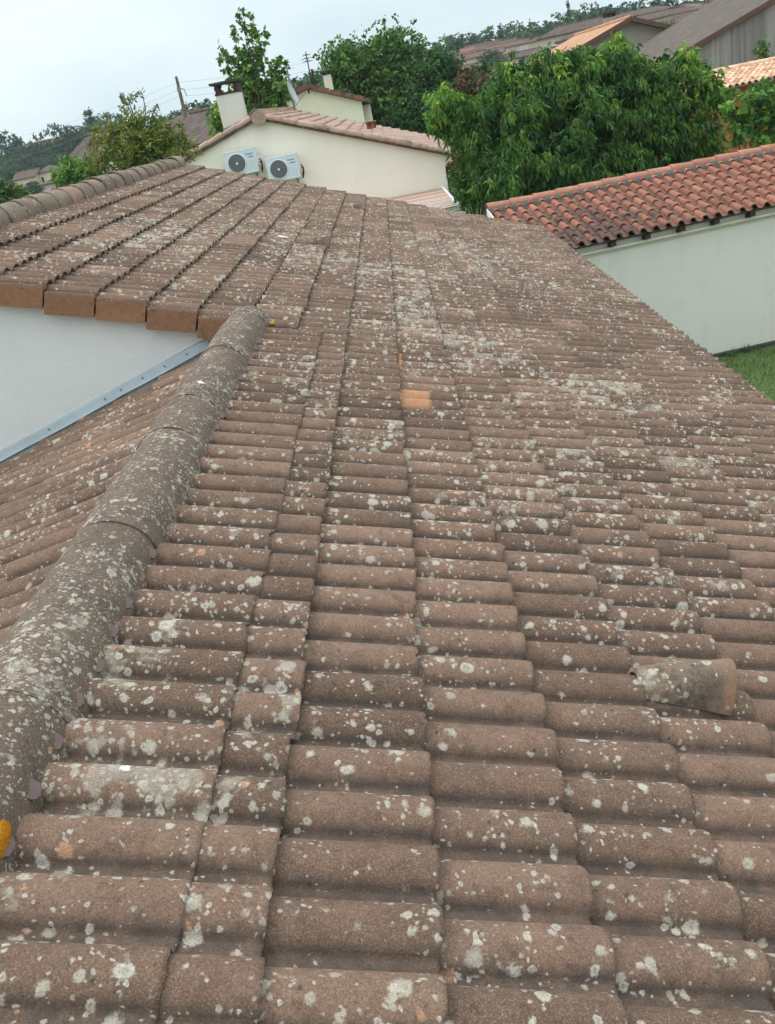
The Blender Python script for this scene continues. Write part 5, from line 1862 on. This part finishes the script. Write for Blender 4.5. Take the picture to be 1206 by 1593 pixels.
# ------------------------------------------------------------------ housing on the right hillside
E_ = [
    # name, label, px, Y, w, d, h, rz, roof, wall, kind, rise, wins, chim
    ('terrace_house', 'long pink-beige terrace with pale shutters and dark right end, centre of the far housing', (805, 70), 205, 12.5, 8, 4.0, -12, 'roof_pink', 'pinkwall', 'gable_x', 1.5, [(-3.0, 2.2, 1.5, 1.3, 's'), (1.2, 2.3, 1.3, 1.2, 's'), (5.2, 2.2, 0.8, 1.4)]),
    ('hillside_house', 'far house with blank pink gable above the long terrace', (789, 66), 216, 8.0, 8, 3.6, -8, 'roof_pink', 'pinkwall', 'gable_y', 1.7, []),
    ('hillside_house', 'far house with a dark loggia opening, highest of the pink housing', (822, 57), 228, 10, 8, 3.4, -10, 'roof_pink', 'beigewall', 'hip', 1.3, [(-1.2, 0.9, 2.4, 1.9)]),
    ('hillside_house', 'far brown-roofed house left of the blank pink gable', (771, 73), 214, 8.5, 7, 3.6, -10, 'roof_brown', 'pinkwall', 'gable_x', 1.7, [(-1.5, 1.2, 1.1, 1.2), (1.8, 1.2, 1.0, 1.2, 's')]),
    ('hillside_house', 'far house with orange-pink roof beside the round tree on the slope', (752, 74), 224, 8, 7, 3.2, -10, 'roof_red', 'pinkwall', 'gable_x', 1.5, [(0, 1.0, 1.0, 1.2)]),
    ('hillside_house', 'far house with one dark doorway below the brown-roofed one', (746, 88), 200, 9.5, 7, 3.2, -10, 'roof_pink', 'pinkwall', 'gable_x', 1.6, [(1.8, 0.3, 1.0, 1.9), (-2.2, 1.0, 1.0, 1.1, 's')]),
    ('hillside_house', 'far house with low red roof, leftmost of the upper pink row', (716, 84), 216, 9.5, 7, 3.2, -12, 'roof_red', 'pinkwall', 'gable_x', 1.6, [(2, 1.0, 1.0, 1.2)]),
    ('hillside_house', 'far pink house showing only its roof behind the reddish plum tree', (708, 92), 206, 8, 7, 3.2, -12, 'roof_pink', 'pinkwall', 'gable_x', 1.5, []),
    ('hillside_house', 'far brown-roofed house under the terrace, half hidden by a dark shrub', (768, 101), 190, 11, 7, 3.4, -12, 'roof_brown', 'pinkwall', 'gable_x', 1.7, [(-2.8, 0.9, 1.6, 1.3, 's'), (1.5, 0.9, 1.0, 1.2)]),
    ('hillside_house', 'far house with white-framed doors, lowest in front of the terrace', (785, 112), 176, 8, 7, 3.4, -12, 'roof_brown', 'pinkwall', 'gable_x', 1.5, [(-1.5, 0.8, 1.4, 1.6, 's')]),
    ('hillside_house', 'far low house with red roof right of the terrace end, by the orange roof', (815, 88), 185, 8, 7, 3.2, -12, 'roof_brown', 'pinkwall', 'gable_x', 1.7, [(2.5, 0.8, 1.1, 1.3)]),
    ('hillside_house', 'far pale house with low pink roof below the cypress', (861, 50), 222, 9, 7, 3.0, -14, 'roof_red', 'pinkwall', 'hip', 1.2, [(1.2, 1.0, 1.2, 1.2)]),
    ('hillside_house', 'far pale annexe left of the low pink-roofed house under the cypress', (842, 54), 224, 8, 7, 2.6, -14, 'roof_pink', 'beigewall', 'hip', 1.0, []),
    ('villa', 'brown hipped villa behind the chimney of the light orange roof', (908, 46), 122, 10.5, 8, 3.6, -12, 'roof_brown', 'beigewall', 'hip', 2.0, [(-3.2, 1.2, 1.2, 1.3)]),
    ('villa', 'second brown roof stepping down toward the light orange roof, right of the hipped villa', (930, 52), 108, 8.5, 7, 3.4, -12, 'roof_brown', 'beigewall', 'hip', 1.3, []),
    ('villa', 'large brown-roofed villa with dark balcony openings near the top edge', (1032, 26), 138, 11, 8, 4.2, -12, 'roof_brown', 'beigewall', 'hip', 1.6, [(-2.4, 0.7, 2.6, 1.7), (1.0, 1.2, 1.2, 1.5), (3.6, 1.2, 1.0, 1.5)]),
    ('villa', 'brown-roofed villa cut by the top edge, left of the balcony villa', (995, 23), 145, 10, 8, 3.6, -12, 'roof_brown', 'beigewall', 'hip', 1.5, [(0, 1.0, 1.2, 1.3)]),
    ('villa', 'beige two-storey house with narrow windows right of the balcony villa', (1066, 11), 140, 6.5, 7, 5.0, -12, 'roof_brown', 'sandwall', 'gable_y', 1.0, [(-1.2, 2.6, 0.7, 1.5), (1.4, 2.6, 0.7, 1.5)]),
    ('villa', 'low tan roof just above the ridge of the streaked grey house', (1085, 28), 100, 9.5, 7, 3, -12, 'roof_brown', 'sandwall', 'hip', 1.5, []),
    ('villa', 'pale pink house at the top edge above the grey-brown roof', (1130, 8), 105, 8, 6, 3.4, -12, 'roof_pink', 'pinkwall', 'hip', 1.2, [(-2.4, 0.7, 0.8, 1.8, 's')]),
    ('tiny_house', 'tiny far orange roof poking out left among the middle trees', (662, 95), 230, 6, 6, 3, 0, 'roof_red', 'sandwall', 'hip', 1.3, []),
]
for (nm_, lb_, px_, Y_, w__, d__, h__, rz_, rm_, wm_, kd_, rs_, wn_) in E_:
    far_house(nm_, lb_, px_, Y_, w__, d__ * 0.62, h__, rz_, rm_, wm_, kd_, rs_ * 0.5, wn_, 'far houses on the hillside', 0.25)

# ------------------------------------------------------------------ far trees
FD = [(0.040, 0.082, 0.036), (0.052, 0.10, 0.040), (0.034, 0.070, 0.033), (0.065, 0.115, 0.044)]
FB = [(0.030, 0.064, 0.038), (0.038, 0.076, 0.042), (0.026, 0.055, 0.034)]
FL = [(0.065, 0.125, 0.042), (0.085, 0.15, 0.05), (0.052, 0.105, 0.038)]
PROTO = {}


def proto(kind):
    """unit-height prototypes (crown mesh, trunk mesh)"""
    if kind in PROTO:
        return PROTO[kind]
    rg = np.random.default_rng(len(PROTO) + 90)
    m, t = MB(), MB()
    if kind == 'round':
        b = [(rg.normal(0, 0.16), rg.normal(0, 0.16), 0.60 + rg.normal(0, 0.12), 0.26, 0.26, 0.22) for _ in range(8)] + [(0, 0, 0.55, 0.36, 0.36, 0.34)]
        crown(m, b, 700, 9, 0.042, 0.034, FD, 0.3, 0.05, 0.6, 7)
    elif kind == 'bushy':
        b = [(rg.normal(0, 0.25), rg.normal(0, 0.2), 0.55 + rg.normal(0, 0.14), 0.24, 0.24, 0.20) for _ in range(10)]
        crown(m, b, 700, 9, 0.044, 0.034, FL, 0.3, 0.06, 0.65, 8)
    elif kind == 'dark':
        b = [(rg.normal(0, 0.2), rg.normal(0, 0.2), 0.58 + rg.normal(0, 0.13), 0.25, 0.25, 0.22) for _ in range(9)]
        crown(m, b, 700, 9, 0.042, 0.032, FB, 0.3, 0.06, 0.65, 9)
    elif kind == 'pine':
        b = []
        for z in np.linspace(0.22, 0.95, 9):
            r = 0.26 * (1 - z) + 0.03
            for _ in range(3):
                a_ = rg.uniform(0, 6.3)
                b.append((r * 0.6 * math.cos(a_), r * 0.6 * math.sin(a_), z + rg.normal(0, 0.02), r * 0.75, r * 0.75, 0.05))
        crown(m, b, 600, 9, 0.036, 0.024, FB, 0.5, 0.05, 0.8, 10)
    elif kind == 'cypress':
        b = [(0, 0, z, 0.055 * math.sin(math.pi * min(1, (1.03 - z) * 1.1)) + 0.012, 0.055, 0.12) for z in np.linspace(0.15, 0.92, 9)]
        crown(m, b, 260, 7, 0.05, 0.03, FB, -0.4, 0.04, 0.7, 11, 0.25, 0.6)
    elif kind == 'sparse':
        b = [(rg.normal(0, 0.17), rg.normal(0, 0.17), 0.72 + rg.normal(0, 0.13), 0.10, 0.10, 0.08) for _ in range(9)]
        crown(m, b, 90, 6, 0.05, 0.035, FD, 0.2, 0.05, 0.9, 12)
    V = MB()
    crn = m.build('crown', 'leaf_far')
    if kind == 'sparse':
        limbs(t, (0, 0, 0), [x[:3] for x in np.array(b)], 0.02, 4)
    else:
        t.tube([(0, 0, -0.6), (0.01, 0, 0.3), (0, 0.01, 0.75)], [0.03, 0.022, 0.006], 6)
    trk = t.build('trunk', 'bark')
    PROTO[kind] = (crn.data, trk.data)
    bpy.data.objects.remove(crn)
    bpy.data.objects.remove(trk)
    return PROTO[kind]


def far_tree(name, label, kind, px, Y, h, wide=1.0, group='trees on the far hillside'):
    """px = photo position of the tree top"""
    top = at(px[0], px[1], Y)
    o = thing(name, label, 'tree', (top[0], top[1], top[2] - h), group, RNG.uniform(0, 6.28))
    o.scale = (h * wide, h * wide, h)
    for part, dat in zip(('crown', 'trunk'), proto(kind)):
        c = bpy.data.objects.new(part, dat)
        COL.objects.link(c)
        c.parent = o
        ROOTLOC[c.name] = np.zeros(3)
    return o


SK = [
    ('umbrella_pine', 'dark spreading skyline tree right of the narrow poplar, left half', 'round', (160, 176), 250, 11, 1.25),
    ('poplar', 'narrow upright poplar on the left skyline', 'cypress', (138, 176), 255, 15, 1.5),
    ('skyline_tree', 'tall ragged dark tree standing out of the left skyline', 'dark', (82, 190), 240, 16, 0.9),
    ('skyline_tree', 'dark bushy tree right of the tall ragged one on the left skyline', 'dark', (108, 200), 240, 11, 1.1),
    ('conifer', 'pointed conifer second from the left edge on the skyline', 'pine', (18, 208), 260, 17, 1.1),
    ('conifer', 'pointed conifer cut by the left edge of the picture', 'pine', (2, 203), 260, 17, 1.2),
    ('skyline_tree', 'low dark tree between the pointed conifers and the reddish roof', 'dark', (42, 222), 250, 10, 1.2),
    ('cedar', 'dark flat-topped cedar left of the rough grey chimney', 'dark', (318, 152), 130, 10, 1.2),
    ('skyline_tree', 'dark bushy tree between the timber pole and the cedar', 'dark', (300, 170), 140, 8, 1.3),
    ('skyline_tree', 'small dark tree just left of the timber pole', 'dark', (268, 172), 170, 8, 1.2),
    ('far_tree', 'dark green tree behind the lower left slope of the grey chimney', 'dark', (340, 168), 120, 9, 1.3),
    ('far_tree', 'dark tree seen between the aerial and the slim cream chimney', 'dark', (493, 108), 90, 7, 1.2),
    ('far_tree', 'bluish dark tree left of the aerial above the cream ridge', 'dark', (470, 122), 110, 7, 1.6),
    ('far_tree', 'light green tree behind the foot of the aerial', 'bushy', (500, 120), 75, 6, 1.3),
    ('far_tree', 'small dark tree on the skyline right of the wide mid-green tree', 'dark', (652, 70), 150, 8, 0.9),
    ('far_tree', 'round green tree on the skyline before the red-roofed pink row', 'round', (668, 66), 160, 9, 1.1),
    ('far_tree', 'round green tree above the leftmost pink houses', 'round', (704, 54), 245, 11, 1.5),
    ('far_tree', 'dark ragged tree left of the pointed dark conifer above the pink houses', 'dark', (720, 52), 240, 9, 0.9),
    ('conifer', 'dark conifer rising above the middle of the pink houses', 'pine', (733, 49), 235, 11, 1.2),
    ('far_tree', 'large round dark tree on the skyline behind the pink terrace', 'round', (764, 41), 250, 14, 1.35),
    ('cypress', 'short thin cypress between the large round tree and the bare tree', 'cypress', (779, 42), 245, 10, 1.0),
    ('bare_tree', 'thin almost leafless tree on the skyline above the terrace', 'sparse', (795, 38), 235, 11, 1.0),
    ('far_tree', 'low dark clump right of the bare tree', 'dark', (812, 44), 250, 10, 1.6),
    ('far_tree', 'low dark clump on the skyline left of the big round trees', 'round', (838, 44), 255, 9, 1.6),
    ('far_tree', 'big round tree on the right skyline, left of the tall cypress', 'round', (868, 21), 220, 14, 1.2),
    ('far_tree', 'dark round tree tucked below the left shoulder of the big round skyline tree', 'dark', (845, 37), 210, 9, 1.2),
    ('cypress', 'tall thin cypress alone against the sky, top right', 'cypress', (884, 8), 225, 17, 0.42),
    ('far_tree', 'tall pale-stemmed tree right of the tall cypress', 'round', (911, 6), 230, 14, 0.85),
    ('far_tree', 'dark tree right of the tall thin cypress under the pale-stemmed tree', 'dark', (898, 17), 225, 11, 1.5),
    ('far_tree', 'wide dark skyline tree at the top, left of the villas', 'dark', (935, 10), 220, 12, 1.6),
    ('far_tree', 'wide dark skyline tree cut by the top edge above the villas', 'dark', (965, 3), 220, 13, 1.7),
    ('far_tree', 'dark tree at the top edge behind the brown villa roofs', 'dark', (1010, -6), 210, 13, 1.8),
    ('far_tree', 'dark tree at the top edge right of the balcony villa', 'dark', (1082, -4), 180, 12, 1.6),
    ('shrub', 'green shrub in front of the villas, above the light orange ridge', 'bushy', (1002, 25), 95, 3.2, 1.3),
    ('shrub', 'green shrub below the balcony villa', 'bushy', (1050, 30), 95, 2.6, 1.3),
    ('shrub', 'round dark shrub beside the far doorway house', 'dark', (757, 77), 192, 4.0, 1.3),
    ('shrub', 'round green shrub in front of the terrace wall', 'round', (770, 87), 182, 3.2, 1.2),
    ('shrub', 'dark blue-green conical shrub in front of the terrace', 'pine', (815, 86), 168, 4.2, 1.5),
    ('shrub', 'dark conical shrub beside the lowest of the pink houses', 'pine', (784, 96), 165, 5.0, 1.5),
    ('shrub', 'green bush between the villas and the low pink house under the cypress', 'bushy', (880, 35), 190, 6.0, 1.3),
    ('plum_shrub', 'dark purple shrub in front of the distant cream house', 'dark', (53, 280), 185, 3.6, 1.2),
    ('shrub', 'green bush left of the pink house with pale shutters', 'bushy', (105, 262), 150, 5.5, 1.2),
    ('shrub', 'dark green tree between the reddish roofs and the distant cream house', 'dark', (35, 240), 225, 9, 1.5),
    ('shrub', 'rounded dark tree above the two-storey cream house', 'dark', (60, 243), 228, 8, 1.6),
]
for s_ in SK:
    far_tree(*s_)

# woodland that reads as one mass on the slopes
def woodland(name, spots, label, seed):
    rg = np.random.default_rng(seed)
    m = MB()
    for (az0, az1, r0, r1, n, hh) in spots:
        az = np.radians(rg.uniform(az0, az1, n))
        r = rg.uniform(r0, r1, n)
        for a_, r_ in zip(az, r):
            x, y = r_ * math.sin(a_), r_ * math.cos(a_)
            h_ = hh * rg.uniform(0.7, 1.2)
            z = float(ground_z(x, y))
            pal = (FD, FB, FD, FL)[rg.integers(0, 4)]
            b = [(x + rg.normal(0, h_ * 0.2), y + rg.normal(0, h_ * 0.2), z + h_ * rg.uniform(0.45, 0.8), h_ * 0.28, h_ * 0.28, h_ * 0.24) for _ in range(4)]
            k_ = 90
            crown(m, b, k_, 8, h_ * 0.066, h_ * 0.052, pal, 0.3, h_ * 0.06, 0.6, int(rg.integers(1e6)))
    o = m.build(name, 'leaf_far')
    o['kind'] = 'stuff'
    o['label'] = label
    return o


woodland('hillside_woods', [(-27, -2, 225, 320, 150, 6.3), (-27, -22.5, 150, 215, 22, 5.0), (-17.8, -12, 130, 215, 34, 6.0), (-12, 1, 110, 215, 60, 6.5), (-24, -16, 80, 130, 24, 2.0)], 'dark green woodland covering the slope at the left', 5)
woodland('hillside_woods', [(1, 27, 250, 330, 110, 3.2), (0, 12, 110, 160, 40, 2.0), (12, 24, 190, 245, 30, 4.0)], 'dark green woodland behind the houses at the right', 6)

# ------------------------------------------------------------------ timber pole and wires
PYL = 72.0
pt, pbm = at(274, 119, PYL), at(291, 190, PYL)
po = thing('utility_pole', 'weathered timber utility pole leaning above the left-hand roofs', 'utility pole', (pbm[0], PYL, pbm[2]))
mb = MB()
mb.tube([pbm - np.array([0, 0, 4]), pbm, pt], [0.17, 0.15, 0.10], 9)
mb.build('pole', 'wood', po)
mb = MB()
q = at(279, 138, PYL)
mb.tube([q + np.array([0.05, -0.1, 0.05]), q + np.array([0.35, -0.1, -0.1]), q + np.array([0.42, -0.1, -0.55])], 0.035, 6)
mb.box((q[0] - 0.14, q[1] - 0.16, q[2] - 0.25), (q[0] + 0.10, q[1] - 0.10, q[2] + 0.1), 0)
mb.build('bracket', 'metal', po)
for i, (yl, ya, yb, lab) in enumerate(((205, 128, 70, 'topmost thin wire running past the timber pole'), (222, 140, 86, 'middle thin wire running past the timber pole'), (240, 150, 100, 'lowest thin wire running past the timber pole'))):
    a_, b_, c_ = at(-30, yl + 20, 110), at(278, ya, PYL), at(640, yb - 20, 66)
    mb = MB()
    pts = []
    for (u, v) in ((a_, b_), (b_, c_)):
        for t in np.linspace(0, 1, 14):
            qq = u + (v - u) * t
            qq = qq - np.array([0, 0, 1]) * 0.9 * 4 * t * (1 - t) * 0.5
            pts.append(qq)
    mb.tube(pts, 0.007, 5)
    wi = mb.build('overhead_wire', 'lead')
    tag(wi, lab, 'wire', 'overhead wires')

# ------------------------------------------------------------------ lawn grass and weeds
rg = np.random.default_rng(77)
n = 52000
gx = rg.uniform(2.6, 9.0, n)
gy = rg.uniform(4.0, 15.9, n)
keep = gy < (OB0[1] + (gx - OB0[0]) * OM - 0.07)
gx, gy = gx[keep], gy[keep]
n = len(gx)
dist = (OB0[1] + (gx - OB0[0]) * OM) - gy
hgt = rg.uniform(0.03, 0.075, n) + np.where(dist < 0.15, rg.uniform(0, 0.06, n), 0)
az = rg.uniform(0, 2 * math.pi, n)
V = np.zeros((n, 3, 3))
base = np.stack([gx, gy, np.zeros(n)], -1)
sdv = np.stack([np.cos(az), np.sin(az), np.zeros(n)], -1) * 0.006
ln = np.stack([np.cos(az * 3), np.sin(az * 3), np.zeros(n)], -1) * (hgt * 0.6)[:, None]
V[:, 0], V[:, 1] = base - sdv, base + sdv
V[:, 2] = base + ln + np.array([0, 0, 1]) * hgt[:, None]
pal = np.array([(0.075, 0.125, 0.03), (0.10, 0.15, 0.04), (0.06, 0.10, 0.025), (0.14, 0.15, 0.06)])[rg.integers(0, 4, n)]
c = np.repeat(np.concatenate([pal, np.ones((n, 1))], 1), 3, axis=0)
m = MB()
m.add(V.reshape(-1, 3), np.arange(n * 3).reshape(n, 3), 0, False, c)
go = m.build('grass', 'grass')
go['kind'] = 'stuff'
go['label'] = 'short green lawn grass below the pale outbuilding wall'
for (x, y, hh, lab) in ((1135, 548, 0.16, 'small weed tuft at the foot of the pale outbuilding wall, by the roof edge'), (1160, 540, 0.19, 'taller weed tuft at the foot of the pale outbuilding wall')):
    d = CAM @ np.array([(x - CX) / F_PX, (y + 6 - CY) / F_PX, 1.0])
    q = d * (-CAMZ / d[2]) + np.array([0, 0, CAMZ])
    q[1] = min(q[1], OB0[1] + (q[0] - OB0[0]) * OM - 0.12)
    m = MB()
    for _ in range(26):
        a_ = rg.uniform(0, 6.3)
        h_ = hh * rg.uniform(0.5, 1.1)
        b_ = q + np.array([rg.normal(0, 0.05), rg.normal(0, 0.02), -0.01 - q[2]])
        tip = b_ + np.array([math.cos(a_) * h_ * 0.4, math.sin(a_) * h_ * 0.2, h_])
        s_ = np.array([math.sin(a_), -math.cos(a_), 0]) * 0.006
        m.add([b_ - s_, b_ + s_, (b_ + tip) / 2 + s_ + np.array([0, 0, 0.02]), tip, (b_ + tip) / 2 - s_ + np.array([0, 0, 0.02])], [[0, 1, 2, 4], [4, 2, 3]], 0, False, (0.07, 0.13, 0.03, 1))
    wo = m.build('weed', 'grass')
    tag(wo, lab, 'weed', 'weeds at the wall foot')

# ------------------------------------------------------------------ hazy air towards the hillside
mb = MB()
mb.box((-420, -60, -1.0), (420, 420, 36.0), 0)
hm = bpy.data.materials.new('hazy_air')
hm.use_nodes = True
hn = hm.node_tree
hn.nodes.clear()
ho = hn.nodes.new('ShaderNodeOutputMaterial')
hv = hn.nodes.new('ShaderNodeVolumePrincipled')
hv.inputs['Color'].default_value = (0.86, 0.92, 1.0, 1)
hv.inputs['Density'].default_value = 0.0003
hv.inputs['Anisotropy'].default_value = 0.0
hn.links.new(hv.outputs[0], ho.inputs['Volume'])
M['haze'] = hm
hz = mb.build('haze', 'haze')
hz['kind'] = 'stuff'
hz['label'] = 'thin pale haze between the roofs and the far hillside'
